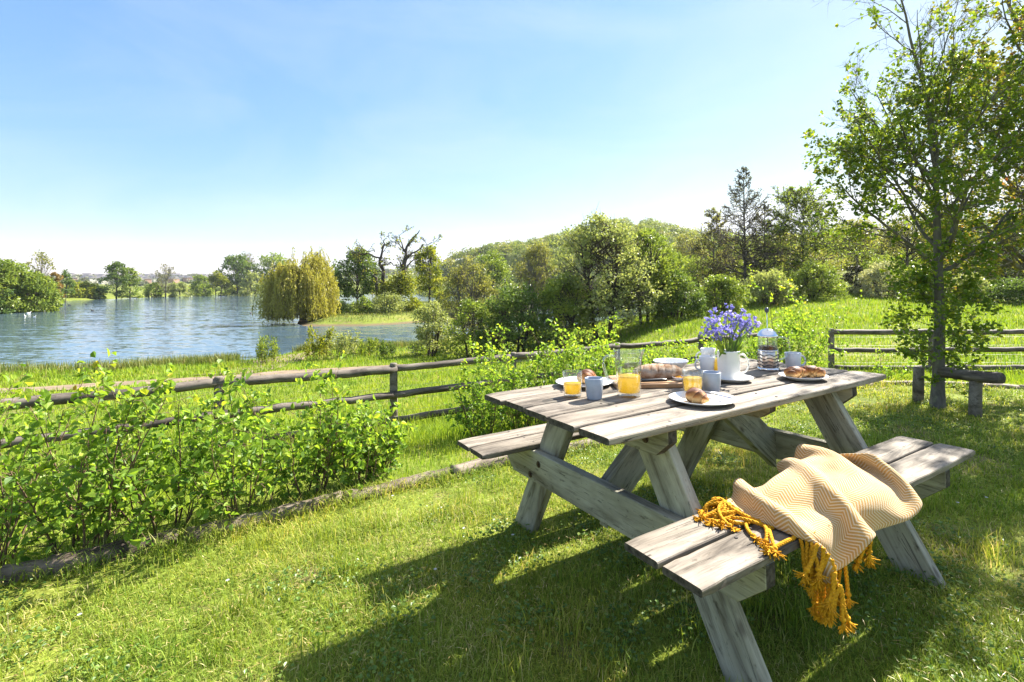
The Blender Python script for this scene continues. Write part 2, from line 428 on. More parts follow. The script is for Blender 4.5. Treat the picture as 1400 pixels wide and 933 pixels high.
SKYL = np.array([(-700, 368), (0, 381), (80, 378), (120, 377), (200, 378), (240, 376), (280, 377), (330, 379), (450, 372), (480, 371), (560, 362), (610, 351), (650, 343), (700, 337), (730, 335), (765, 326), (800, 315), (840, 308), (880, 306), (915, 316),
                 (945, 322), (1000, 330), (1080, 330), (1200, 335), (1400, 340), (2200, 345)], float)
def far_z(x, y):
    r = np.hypot(x, y); yy = np.maximum(y, 0.02 * r)
    px = np.clip(700 + FPX * x / yy, -700, 2200); px = np.where(y <= 0, np.where(x > 0, 2200, -700), px)
    sky_y = np.interp(px, SKYL[:, 0], SKYL[:, 1])
    left = smooth01(px, 540, 640)                                   # 0: far ridge at 900 m, 1: wooded hill at 330 m
    rp = 900 * (1 - left) + 330 * left
    r0 = 190 * (1 - left) + 120 * left
    ct = np.cos(np.arctan2(x, np.maximum(y, 1e-3)))
    top = CAM_H + (HOR - sky_y - (3 * (1 - left) + 9 * left)) * (rp * ct) / FPX
    t = np.clip((r - r0) / (rp - r0), 0, 1)
    prof = (t * t * (3 - 2 * t)) * left + (0.25 * t + 0.75 * t ** 3) * (1 - left)
    z = -1.9 + (top + 1.9) * prof
    return z - np.maximum(r - rp, 0) * 0.06

def ground_z(x, y):
    x = np.asarray(x, float); y = np.asarray(y, float); sh = x.shape; x = x.ravel(); y = y.ravel()
    r = np.hypot(x, y); z = np.zeros(x.shape)
    near = r < 150
    xs = np.c_[x[near], y[near]] / S_
    zz = np.zeros(near.sum())
    for i in range(0, len(xs), 20000):
        q = xs[i:i + 20000]
        zz[i:i + 20000] = _phi(((q[:, None] - _p[None]) ** 2).sum(-1)) @ _sol[:_n] + _sol[_n] + q @ _sol[_n + 1:]
    z[near] = np.clip(zz, -2.3, 6)
    fz = far_z(x, y); b = smooth01(r, 60, 110)
    z = z * (1 - b) + fz * b
    # hold the mown lawn flat inside the edging, small humps on the rough ground
    sd = land_sd(x, y)
    wid = np.clip(0.06 * r, 1.0, 3.0)
    k = smooth01(sd, 0, wid)
    isl = poly_sd(ISLE, x, y) < 0
    z = np.where(isl, ZW + 0.6 + 0.08 * wob(x, y, 0.5), z)
    lz = (ZW + 0.03) * (1 - k) + np.maximum(z, ZW + 0.25) * k
    wz = ZW + 0.02 - np.minimum(0.14 * np.maximum(-sd, 0), 1.6)
    z = np.where(sd > 0, lz, wz)
    z = z + np.where((r > 3.4) & (sd > 1), 0.025 * wob(x, y, 1.1) * smooth01(r, 3.4, 8), 0)
    return z.reshape(sh)

def gz(x, y): return float(ground_z(np.array([x]), np.array([y]))[0])

EDGE_A = np.array(EDGE)
def lawn_side(x, y):
    """signed distance to the edging, positive on the lawn"""
    poly = np.array(EDGE + [(14, -30), (-14, -30)])
    return -poly_sd(poly, x, y)

# ground material: soil under the blades close by, grass further off
def mat_ground():
    m, t, n, l, o = mat('grass ground')
    p = princ(n, l, o, 0.95, 0.1); c = n.new('ShaderNodeTexCoord')
    a = noise(n, l, c.outputs['Object'], 0.35, 6, 0.62); b = noise(n, l, c.outputs['Object'], 9, 6, 0.7); f = noise(n, l, c.outputs['Object'], 60, 3, 0.7)
    r = ramp(n, [(0.3, (0.10, 0.14, 0.028)), (0.5, (0.16, 0.205, 0.035)), (0.7, (0.24, 0.25, 0.06))]); l.new(a.outputs['Fac'], r.inputs['Fac'])
    r2 = ramp(n, [(0.3, (0.55, 0.55, 0.5)), (0.6, (1.1, 1.1, 1.0))]); l.new(b.outputs['Fac'], r2.inputs['Fac'])
    col = mixc(n, l, 1.0, r.outputs[0], r2.outputs[0], 'MULTIPLY')
    r3 = ramp(n, [(0.35, (0.6, 0.55, 0.45)), (0.6, (1.1, 1.1, 1.05))]); l.new(f.outputs['Fac'], r3.inputs['Fac'])
    col = mixc(n, l, 1.0, col, r3.outputs[0], 'MULTIPLY')
    wn = noise(n, l, c.outputs['Object'], 1.7, 5, 0.65); rw = ramp(n, [(0.56, (0, 0, 0)), (0.66, (1, 1, 1))]); l.new(wn.outputs['Fac'], rw.inputs['Fac'])
    col = mixc(n, l, math_(n, l, 'MULTIPLY', rw.outputs[0], 0.75), col, (0.19, 0.145, 0.08))
    # bare wet sand close above the water line
    sep = n.new('ShaderNodeSeparateXYZ'); l.new(c.outputs['Object'], sep.inputs[0])
    zz = math_(n, l, 'ADD', sep.outputs['Z'], math_(n, l, 'MULTIPLY', b.outputs['Fac'], 0.25))
    k = n.new('ShaderNodeMapRange'); k.inputs[1].default_value = ZW + 0.2; k.inputs[2].default_value = ZW + 0.3; k.inputs[3].default_value = 1; k.inputs[4].default_value = 0
    l.new(zz, k.inputs[0])
    nr = math_(n, l, 'LESS_THAN', sep.outputs['Y'], 62.0)
    col = mixc(n, l, math_(n, l, 'MULTIPLY', k.outputs[0], nr), col, (0.13, 0.10, 0.058))
    l.new(col, p.inputs['Base Color'])
    bp = n.new('ShaderNodeBump'); bp.inputs['Strength'].default_value = 0.6; bp.inputs['Distance'].default_value = 0.03
    l.new(b.outputs['Fac'], bp.inputs['Height']); l.new(bp.outputs[0], p.inputs['Normal'])
    return m

def build_ground():
    # finer rays ahead, coarser behind
    ang = np.concatenate([np.linspace(-62, 62, 560), np.linspace(62, 298, 110)[1:-1]])
    a = np.radians(ang); rr = np.concatenate([[0.0], np.geomspace(0.5, 2200, 230)])
    X = np.outer(rr, np.sin(a)); Y = np.outer(rr, np.cos(a)); Z = ground_z(X, Y)
    na = len(a); V = np.stack([X, Y, Z], -1).reshape(-1, 3)
    i = np.arange(len(rr) - 1)[:, None] * na; j = np.arange(na)[None]; j2 = (j + 1) % na
    F = np.stack([i + j, i + na + j, i + na + j2, i + j2], -1)
    F0 = F[1:].reshape(-1, 4)
    T0 = np.stack([np.zeros(na, int), na + np.arange(na), na + (np.arange(na) + 1) % na], -1)
    o = np_mesh('ground', V, (F0, T0), mat_ground(), smooth=True)
    tag(o, 'grassy ground falling from the lawn to the lake and rising to far hills', kind='structure')
build_ground()

def mat_water():
    m, t, n, l, o = mat('lake water')
    p = princ(n, l, o, 0.06, 0.5); p.inputs['IOR'].default_value = 1.33
    c = n.new('ShaderNodeTexCoord')
    big = noise(n, l, c.outputs['Object'], 0.03, 3)
    r = ramp(n, [(0.35, (0.05, 0.085, 0.12)), (0.65, (0.07, 0.11, 0.14))]); l.new(big.outputs['Fac'], r.inputs['Fac'])
    l.new(r.outputs[0], p.inputs['Base Color'])
    mp = n.new('ShaderNodeMapping'); mp.inputs['Rotation'].default_value = (0, 0, R(-12)); mp.inputs['Scale'].default_value = (0.55, 1.5, 1)
    l.new(c.outputs['Object'], mp.inputs['Vector'])
    # facets of the wind ripples: the surface tips this way and that
    w1 = noise(n, l, mp.outputs[0], 2.2, 4, 0.6, 0.3); w2 = noise(n, l, mp.outputs[0], 0.45, 3, 0.5)
    def cen(x): 
        v = n.new('ShaderNodeVectorMath'); v.operation = 'SUBTRACT'; l.new(x.outputs['Color'], v.inputs[0]); v.inputs[1].default_value = (.5, .5, .5); return v.outputs[0]
    s1 = n.new('ShaderNodeVectorMath'); s1.operation = 'MULTIPLY_ADD'; l.new(cen(w1), s1.inputs[0]); s1.inputs[1].default_value = (.26, .44, 0); s1.inputs[2].default_value = (0, 0, 1)
    s2 = n.new('ShaderNodeVectorMath'); s2.operation = 'MULTIPLY_ADD'; l.new(cen(w2), s2.inputs[0]); s2.inputs[1].default_value = (.13, .22, 0); l.new(s1.outputs[0], s2.inputs[2])
    nn = n.new('ShaderNodeVectorMath'); nn.operation = 'NORMALIZE'; l.new(s2.outputs[0], nn.inputs[0]); l.new(nn.outputs[0], p.inputs['Normal'])
    return m
def build_lake():
    lo, hi = LAKE.min(0) - 6, LAKE.max(0) + 6
    xs = np.linspace(lo[0], hi[0], 60); ys = np.linspace(lo[1], hi[1], 60)
    X, Y = np.meshgrid(xs, ys); V = np.stack([X, Y, np.full(X.shape, ZW)], -1).reshape(-1, 3)
    i = np.arange(59)[:, None] * 60; j = np.arange(59)[None]
    F = np.stack([i + j, i + j + 1, i + 61 + j, i + 60 + j], -1).reshape(-1, 4)
    c = V[F].mean(1); keep = poly_sd(LAKE, c[:, 0], c[:, 1]) < 14
    o = np_mesh('lake', V, F[keep], mat_water(), smooth=True)
    tag(o, 'wind rippled blue lake filling the valley floor', kind='structure')
build_lake()

def strip(name, pts, wid, m, lift, label, kind='structure'):
    pts = np.array(pts, float); t = np.linspace(0, len(pts) - 1, 90)
    x = np.interp(t, range(len(pts)), pts[:, 0]); y = np.interp(t, range(len(pts)), pts[:, 1])
    T = unit(np.stack([np.gradient(x), np.gradient(y)], -1)); Nn = np.stack([-T[:, 1], T[:, 0]], -1)
    k = 7; s = np.linspace(-1, 1, k); ww = wid * (1 + 0.25 * wob(x, y, 0.9))
    X = x[:, None] + Nn[:, :1] * s * ww[:, None] / 2; Y = y[:, None] + Nn[:, 1:] * s * ww[:, None] / 2
    V = np.stack([X, Y, ground_z(X, Y) + lift], -1).reshape(-1, 3)
    i = np.arange(89)[:, None] * k; j = np.arange(k - 1)[None]
    F = np.stack([i + j, i + j + 1, i + k + j + 1, i + k + j], -1).reshape(-1, 4)
    return tag(np_mesh(name, V, F, m, smooth=True), label, kind=kind)
PATH = [(-24, 11.5), (-16, 14.0), (-10.6, 15.6), (-7.6, 17.2), (-5.5, 18.3), (-3.3, 18.8), (-1.2, 19.8), (1.5, 20.6), (4.2, 21)]
M_PATH = mat_plain('trodden earth', (0.21, 0.16, 0.115), 0.95, 0.1, var=0.2, vscale=2.5, bump=0.5)
strip('footpath', PATH, 2.0, M_PATH, 0.03, 'trodden brown earth path running between the fence and the lake')
strip('beach', [(-10.4, 17.4), (-10.6, 20), (-11.2, 23.5), (-11.6, 26.2)], 2.2, M_PATH, 0.025, 'small trodden earth beach leading down to the water')

# ------------------------------------------------------------------ grass
G_LAWN = mat_grass('lawn blade', [(0, (0.085, 0.155, 0.024)), (0.3, (0.20, 0.285, 0.038)), (0.62, (0.31, 0.375, 0.058)), (0.78, (0.42, 0.42, 0.12)), (1, (0.56, 0.47, 0.27))], (1.42, 1.16, 1.1))
G_ROUGH = mat_grass('rough grass blade', [(0, (0.10, 0.18, 0.02)), (0.4, (0.2, 0.30, 0.03)), (0.8, (0.3, 0.40, 0.045)), (1, (0.42, 0.38, 0.14))], (1.15, 1.06, 0.9))
G_REED = mat_grass('waterside grass blade', [(0, (0.08, 0.12, 0.03)), (0.5, (0.17, 0.21, 0.055)), (1, (0.36, 0.32, 0.15))], (1.1, 1.05, 0.9), 0.3)

def blades(name, x, y, L, W, m, rng, label, lean=(0.15, 0.9), z=None):
    n = len(x); L = np.broadcast_to(L, (n,)); W = np.broadcast_to(W, (n,))
    z = ground_z(x, y) - 0.004 if z is None else z
    az = rng.random(n) * 2 * np.pi; ln = rng.uniform(*lean, n)
    D = np.stack([np.cos(az), np.sin(az), np.zeros(n)], -1)
    tw = az + np.pi / 2 + rng.normal(0, 0.5, n); S = np.stack([np.cos(tw), np.sin(tw), np.zeros(n)], -1)
    P = np.stack([x, y, z], -1); U = np.array([0, 0, 1.0])
    c, s = np.cos(ln), np.sin(ln)
    M1 = P + (U * np.cos(ln * 0.5)[:, None] + D * np.sin(ln * 0.5)[:, None]) * (L * 0.55)[:, None]
    T1 = M1 + (U * np.cos(ln * 1.5)[:, None] + D * np.sin(ln * 1.5)[:, None]) * (L * 0.5)[:, None]
    h = S * (W / 2)[:, None]
    V = np.stack([P - h, P + h, M1 + h * 0.8, M1 - h * 0.8, T1], 1).reshape(-1, 3)
    i = np.arange(n) * 5
    Q = np.stack([i, i + 1, i + 2, i + 3], -1); T = np.stack([i + 3, i + 2, i + 4], -1)
    rnd = np.clip(rng.beta(2.0, 2.2, n) + 0.16 * wob(x, y, 2.1, 5) + 0.12 * wob(x, y, 6.3, 1), 0, 1)
    return tag(np_mesh(name, V, (Q, T), m, attr=np.concatenate([rnd, rnd])), label, kind='stuff')

def scatter(rng, n, r0, r1, pw, a0=-62, a1=62):
    """points round the viewpoint, density falling with distance to the power pw"""
    u = rng.random(n); e = 2 - pw
    r = (r0 ** e + u * (r1 ** e - r0 ** e)) ** (1 / e) if abs(e) > 1e-6 else r0 * (r1 / r0) ** u
    a = np.radians(rng.uniform(a0, a1, n)); return r * np.sin(a), r * np.cos(a), r

def build_grass():
    rng = np.random.default_rng(3)
    x, y, r = scatter(rng, 420000, 1.0, 13, 1.75)
    k = lawn_side(x, y) > -0.02; x, y, r = x[k], y[k], r[k]
    pat = wob(x, y, 2.6) * 0.6 + wob(x, y, 7.1, 2) * 0.7
    edge = smooth01(lawn_side(x, y), 0.22, 0.0)
    L = (0.040 + 0.02 * pat + 0.07 * edge) * rng.uniform(0.6, 1.45, len(x)); W = 0.0026 * np.clip(r / 2.2, 0.85, 3) * rng.uniform(0.7, 1.4, len(x))
    worn = smooth01(wob(x, y, 1.9, 11) * .6 + wob(x, y, 4.7, 6) * .5, .18, .5); k = rng.random(len(x)) > .55 * worn; x, y, L, W, worn = x[k], y[k], L[k], W[k], worn[k]; L = L * (1 - .35 * worn)
    blades('lawn_grass', x, y, np.maximum(L, 0.015), W, G_LAWN, rng, 'short mown lawn grass round the picnic table', (0.35, 1.3))
    # longer tufts here and there on the lawn
    cx, cy, cr = scatter(rng, 420, 1.2, 9, 1.4); k = lawn_side(cx, cy) > 0; cx, cy = cx[k], cy[k]
    m = rng.integers(0, len(cx), 12000); x = cx[m] + rng.normal(0, 0.05, 12000); y = cy[m] + rng.normal(0, 0.05, 12000)
    blades('lawn_tufts', x, y, rng.uniform(0.05, 0.11, 12000), 0.0034, G_LAWN, rng, 'taller dark green tufts standing out of the lawn', (0.1, 0.8))
    # rough bank outside the edging
    x, y, r = scatter(rng, 330000, 2.2, 48, 1.62); sd = land_sd(x, y)
    k = (lawn_side(x, y) < 0.0) & (sd > 0.3); x, y, r = x[k], y[k], r[k]
    pth = np.full(len(x), 9.0); 
    pp = np.array(PATH); tt = np.linspace(0, len(pp) - 1, 120); qx = np.interp(tt, range(len(pp)), pp[:, 0]); qy = np.interp(tt, range(len(pp)), pp[:, 1])
    for a_, b_ in zip(qx, qy): pth = np.minimum(pth, np.hypot(x - a_, y - b_))
    k = (pth > 0.72) & ((pth > 1.15) | (rng.random(len(x)) < .35)); x, y, r = x[k], y[k], r[k]
    strip_ = smooth01(-lawn_side(x, y), 0.2, 1.6)
    tall = smooth01(wob(x, y, 0.7, 3), -0.1, 0.7)
    fsd = np.abs(poly_sd(np.array(FENCE + FENCE[::-1]), x, y)); near_f = smooth01(fsd, .7, .1)
    L = (0.05 + 0.05 * strip_ + 0.09 * tall * strip_ + 0.13 * near_f) * rng.uniform(0.6, 1.4, len(x)) * np.clip(r / 16, 1, 1.5)
    W = 0.0042 * np.clip(r / 4.0, 0.8, 6) * rng.uniform(0.7, 1.4, len(x))
    blades('meadow_grass', x, y, L, W, G_ROUGH, rng, 'bright rough grass on the bank and meadow beyond the edging', (0.1, 0.75))
    # coarse grass along the water's edge and on the spit
    n = 60000; t = rng.random(n) * 14; i = t.astype(int); f = (t - i)[:, None]
    P = LAKE[i] * (1 - f) + LAKE[i + 1] * f
    x = P[:, 0] + rng.normal(0, 0.7, n); y = P[:, 1] + rng.normal(0, 0.7, n)
    k = (land_sd(x, y) > 0.05) & (np.hypot(x + 11, y - 24) > 2.2); x, y = x[k], y[k]; r = np.hypot(x, y)
    blades('waterside_grass', x, y, rng.uniform(0.25, 0.6, len(x)), 0.0045 * np.clip(r / 5, 1, 5), G_REED, rng, 'coarse olive grass along the near water edge', (0.05, 0.5))
    n = 26000; lo, hi = ISLE.min(0), ISLE.max(0)
    x = rng.uniform(lo[0], hi[0], n); y = rng.uniform(lo[1], hi[1], n); k = poly_sd(ISLE, x, y) < -1.2; x, y = x[k], y[k]
    blades('spit_grass', x, y, rng.uniform(0.15, 0.4, len(x)), 0.05, G_REED, rng, 'yellow green grass covering the low spit in the lake', (0.05, 0.5))
build_grass()

def build_weeds():
    """clover and plantain leaves, dead straw and a few daisies in the mown grass"""
    rng = np.random.default_rng(17)
    cx, cy, cr = scatter(rng, 520, 1.1, 9, 1.5); k = (lawn_side(cx, cy) > .1) & (wob(cx, cy, 1.3, 4) > -.15); cx, cy = cx[k], cy[k]
    i = rng.integers(0, len(cx), 9000); x = cx[i] + rng.normal(0, .07, 9000); y = cy[i] + rng.normal(0, .07, 9000); n = len(x)
    P = np.stack([x, y, ground_z(x, y) + rng.uniform(.008, .045, n)], -1); az = rng.random(n) * 6.283
    A = np.stack([np.cos(az), np.sin(az), rng.uniform(-.1, .45, n)], -1); NR = np.stack([rng.normal(0, .3, n), rng.normal(0, .3, n), np.ones(n)], -1)
    m = mat_leaf('clover leaf', [(0, (.035, .085, .016)), (.6, (.075, .15, .03)), (1, (.13, .2, .05))], .35)
    tag(foliage('clover_patches', P, A, NR, rng.uniform(.010, .022, n), rng.uniform(.009, .018, n), m, rng), 'darker clover and broad leaved weeds scattered through the lawn', kind='stuff')
    n = 14000; x, y, r = scatter(rng, n, 1.1, 8, 1.6); k = lawn_side(x, y) > .05; x, y = x[k], y[k]; k = wob(x, y, 1.7, 9) > -.2; x, y = x[k], y[k]; n = len(x)
    az = rng.random(n) * 6.283; P = np.stack([x, y, ground_z(x, y) + rng.uniform(.012, .04, n)], -1); A = np.stack([np.cos(az), np.sin(az), rng.normal(0, .18, n)], -1)
    m = mat_leaf('dead grass', [(0, (.20, .155, .07)), (.6, (.34, .27, .13)), (1, (.46, .40, .22))], .2)
    tag(foliage('dead_grass', P, A, np.tile([0, 0, 1.0], (n, 1)), rng.uniform(.018, .048, n), .002, m, rng, simple=True), 'straw coloured dead blades lying in the lawn', kind='stuff')
    n = 90; x, y, r = scatter(rng, n, 2.0, 8, 1.0); k = lawn_side(x, y) > .2; x, y = x[k], y[k]; n = len(x); P0 = np.stack([x, y, ground_z(x, y) + rng.uniform(.04, .06, n)], -1)
    P = np.repeat(P0, 9, 0); a = np.tile(np.arange(9) * 6.283 / 9, n); A = np.stack([np.cos(a), np.sin(a), np.full(9 * n, .15)], -1)
    tag(foliage('daisies', P, A, np.tile([0, 0, 1.0], (9 * n, 1)), .0085, .004, mat_leaf('daisy petal', [(0, (.5, .5, .48)), (1, (.55, .55, .53))], .2, (1, 1, 1)), rng, simple=True), 'small white daisies dotted in the mown grass', kind='stuff')
build_weeds()

# ------------------------------------------------------------------ trees and shrubs
BARK_GREY = mat_bark('grey bark', (0.07, 0.062, 0.05), (0.19, 0.175, 0.15), 14, 0.6, (0.2, 0.22, 0.13))
BARK_DARK = mat_bark('dark bark', (0.035, 0.03, 0.024), (0.10, 0.085, 0.068), 6)
TWIG = mat_bark('hedge twig', (0.10, 0.065, 0.04), (0.19, 0.13, 0.08), 30, 0.3)
L_HEDGE = mat_leaf('hedge leaf', [(0, (0.04, 0.10, 0.02)), (0.25, (0.09, 0.18, 0.03)), (0.5, (0.145, 0.25, 0.037)), (0.8, (0.23, 0.33, 0.042)), (0.95, (0.34, 0.37, 0.04)), (1, (0.26, 0.2, 0.06))], 0.52, rough=.45, spec=.3)
L_FIELD = mat_leaf('maple leaf', [(0, (0.045, 0.095, 0.014)), (0.5, (0.095, 0.165, 0.023)), (0.85, (0.16, 0.22, 0.03)), (1, (0.25, 0.26, 0.04))], 0.46)
L_RUST = mat_leaf('rusty young leaf', [(0, (0.06, 0.085, 0.015)), (0.5, (0.13, 0.15, 0.025)), (0.86, (0.19, 0.19, 0.04)), (1, (0.22, 0.10, 0.045))], 0.42)
L_MID = mat_leaf('mid green leaf', [(0, (0.06, 0.105, 0.026)), (0.6, (0.125, 0.19, 0.04)), (1, (0.19, 0.25, 0.06))], 0.48, spec=0.25)
L_DARK = mat_leaf('dark green leaf', [(0, (0.035, 0.075, 0.022)), (0.6, (0.075, 0.13, 0.036)), (1, (0.12, 0.175, 0.05))], 0.42, spec=0.25)
L_YEL = mat_leaf('yellow green leaf', [(0, (0.075, 0.11, 0.015)), (0.6, (0.15, 0.195, 0.022)), (1, (0.24, 0.26, 0.04))], 0.48, spec=0.25)
L_OLIVE = mat_leaf('olive leaf', [(0, (0.085, 0.105, 0.035)), (0.6, (0.15, 0.175, 0.058)), (1, (0.22, 0.235, 0.085))], 0.46, spec=0.25)
L_GREY = mat_leaf('grey green leaf', [(0, (0.10, 0.14, 0.06)), (0.6, (0.18, 0.235, 0.105)), (1, (0.27, 0.32, 0.16))], 0.46, spec=0.25)
L_SILV = mat_leaf('silver leaf', [(0, (0.12, 0.15, 0.09)), (0.6, (0.24, 0.28, 0.18)), (1, (0.40, 0.43, 0.31))], 0.34, spec=0.4)
L_WILLOW = mat_leaf('weeping willow leaf', [(0, (0.15, 0.16, 0.035)), (0.6, (0.28, 0.285, 0.06)), (1, (0.40, 0.385, 0.11))], 0.42, tcol=(1.1, 1.15, .6), spec=0.25)
L_BROWN = mat_leaf('bud brown leaf', [(0, (0.075, 0.08, 0.04)), (0.6, (0.12, 0.13, 0.055)), (1, (0.17, 0.19, 0.07))], 0.3, spec=0.2)

def bez(a, b, c, n):
    t = np.linspace(0, 1, n)[:, None]; return (1 - t) ** 2 * a + 2 * t * (1 - t) * b + t * t * c

def make_crown(H, W, cb, shape, ncl, nl, lsize, rng, stems=1, lean=0.0, rcl=0.13, flat=0.75, tr=None, twigs=2, gap=0.0):
    """trunk and limb tubes plus leaf points of one tree, base at the origin"""
    tubes = []; tr = tr or H * 0.02
    tops = []
    for s in range(stems):
        a = rng.random() * 6.28; off = (0 if stems == 1 else W * 0.06); sp = (0.02 if stems == 1 else 0.22) * W
        p0 = np.array([off * math.cos(a), off * math.sin(a), -0.15]); p2 = np.array([sp * math.cos(a) + lean * H, sp * math.sin(a), H * (0.96 if stems == 1 else rng.uniform(0.7, 0.95))])
        p1 = (p0 + p2) / 2 + rng.normal(0, 0.025 * H, 3); p1[2] = H * 0.5
        pts = bez(p0, p1, p2, 10); tubes.append((pts, np.linspace(tr, tr * 0.12, 10))); tops.append(pts)
    t = cb + (1 - cb) * rng.beta(1.25, 1.15, ncl)
    u = (t - cb) / (1 - cb)
    prof = {'round': np.sqrt(np.clip(1 - (u * 2 - 0.85) ** 2 / 1.35, 0.02, 1)), 'cone': (1 - u) ** 0.7 * 1.15 + 0.1, 'dome': np.sqrt(np.clip(1 - u ** 2.2, 0.02, 1)),
            'column': 0.75 * np.sqrt(np.clip(1 - (u * 2 - 0.9) ** 4 / 1.6, 0.05, 1)), 'vase': 0.45 + 0.55 * np.sin(u * 2.6)}[shape]
    a = rng.random(ncl) * 6.283; lob = 1 + 0.22 * np.sin(a * 3 + rng.random() * 6) * np.sin(u * 7 + rng.random() * 6) + rng.normal(0, 0.07, ncl)
    rad = W / 2 * prof * lob * np.sqrt(rng.uniform(0.25, 1, ncl)) * 0.92
    C = np.stack([rad * np.cos(a), rad * np.sin(a), t * H], -1)
    C[:, 0] += lean * H * t
    for c in C:
        tp = tops[rng.integers(len(tops))]
        hb = c[2] * rng.uniform(0.45, 0.8); k = np.argmin(np.abs(tp[:, 2] - hb)); b = tp[k]
        L = np.linalg.norm(c - b); m = (b + c) / 2 + np.array([0, 0, 0.12 * L * rng.uniform(-0.3, 1)])
        r0 = max(0.008, min(tr * 0.35, tr * 0.5 * L / H)); tubes.append((bez(b, m, c, 5), np.linspace(r0, r0 * 0.25, 5)))
        for _ in range(twigs):
            e = c + rng.normal(0, W * rcl * 0.9, 3); tubes.append((np.stack([m, (m + e) / 2 + rng.normal(0, 0.02 * W, 3), e]), np.array([max(r0 * 0.5, .006 * H ** .5), max(r0 * .4, .005 * H ** .5), r0 * 0.15])))
    i = np.repeat(np.arange(ncl), nl); n = len(i)
    d = rdir(rng, n) * (rng.random(n) ** 0.45)[:, None] * W * rcl * rng.uniform(0.7, 1.3, ncl)[i][:, None]; d[:, 2] *= flat
    P = C[i] + d
    P[:, 2] = np.maximum(P[:, 2], 0.02 * H)
    A = unit(d * 0.6 / (W * rcl) + rng.normal(size=(n, 3)) + np.array([0, 0, -0.25]))
    NR = unit(rng.normal(size=(n, 3)) * 0.7 + np.array([0, 0, 0.8]))
    rnd = np.clip(rng.random(ncl)[i] * 0.55 + rng.random(n) * 0.5, 0, 1)
    return tubes, P, A, NR, rnd, n

def plant(name, label, cat, loc, H, W, leafm, bark, seed, cb=0.2, shape='round', ncl=60, nl=45, lsize=0.3, stems=1, group=None, part='crown', lw=0.7, **kw):
    rng = np.random.default_rng(seed)
    root = empty(name, loc, rng.random() * 0.3, label, cat, group)
    tubes, P, A, NR, rnd, n = make_crown(H, W, cb, shape, ncl, nl, lsize, rng, stems, **kw)
    tubes_mesh('trunk' if part == 'crown' else 'stems', tubes, bark, root, 6)
    foliage(part, P, A, NR, lsize * rng.uniform(0.6, 1.3, n), lsize * lw * rng.uniform(0.7, 1.2, n), leafm, rng, root, rnd, simple=True, fold=0.2)
    return root

def by_px(px, Y, ytop, wpx):
    """world base, height and width of something seen at column px, distance Y, top row ytop, wpx wide"""
    x = (px - 700) * Y / FPX; z = gz(x, Y); top = CAM_H - (ytop - HOR) * Y / FPX
    return (x, Y, z - 0.05), max(top - z, 0.3), wpx * Y / FPX

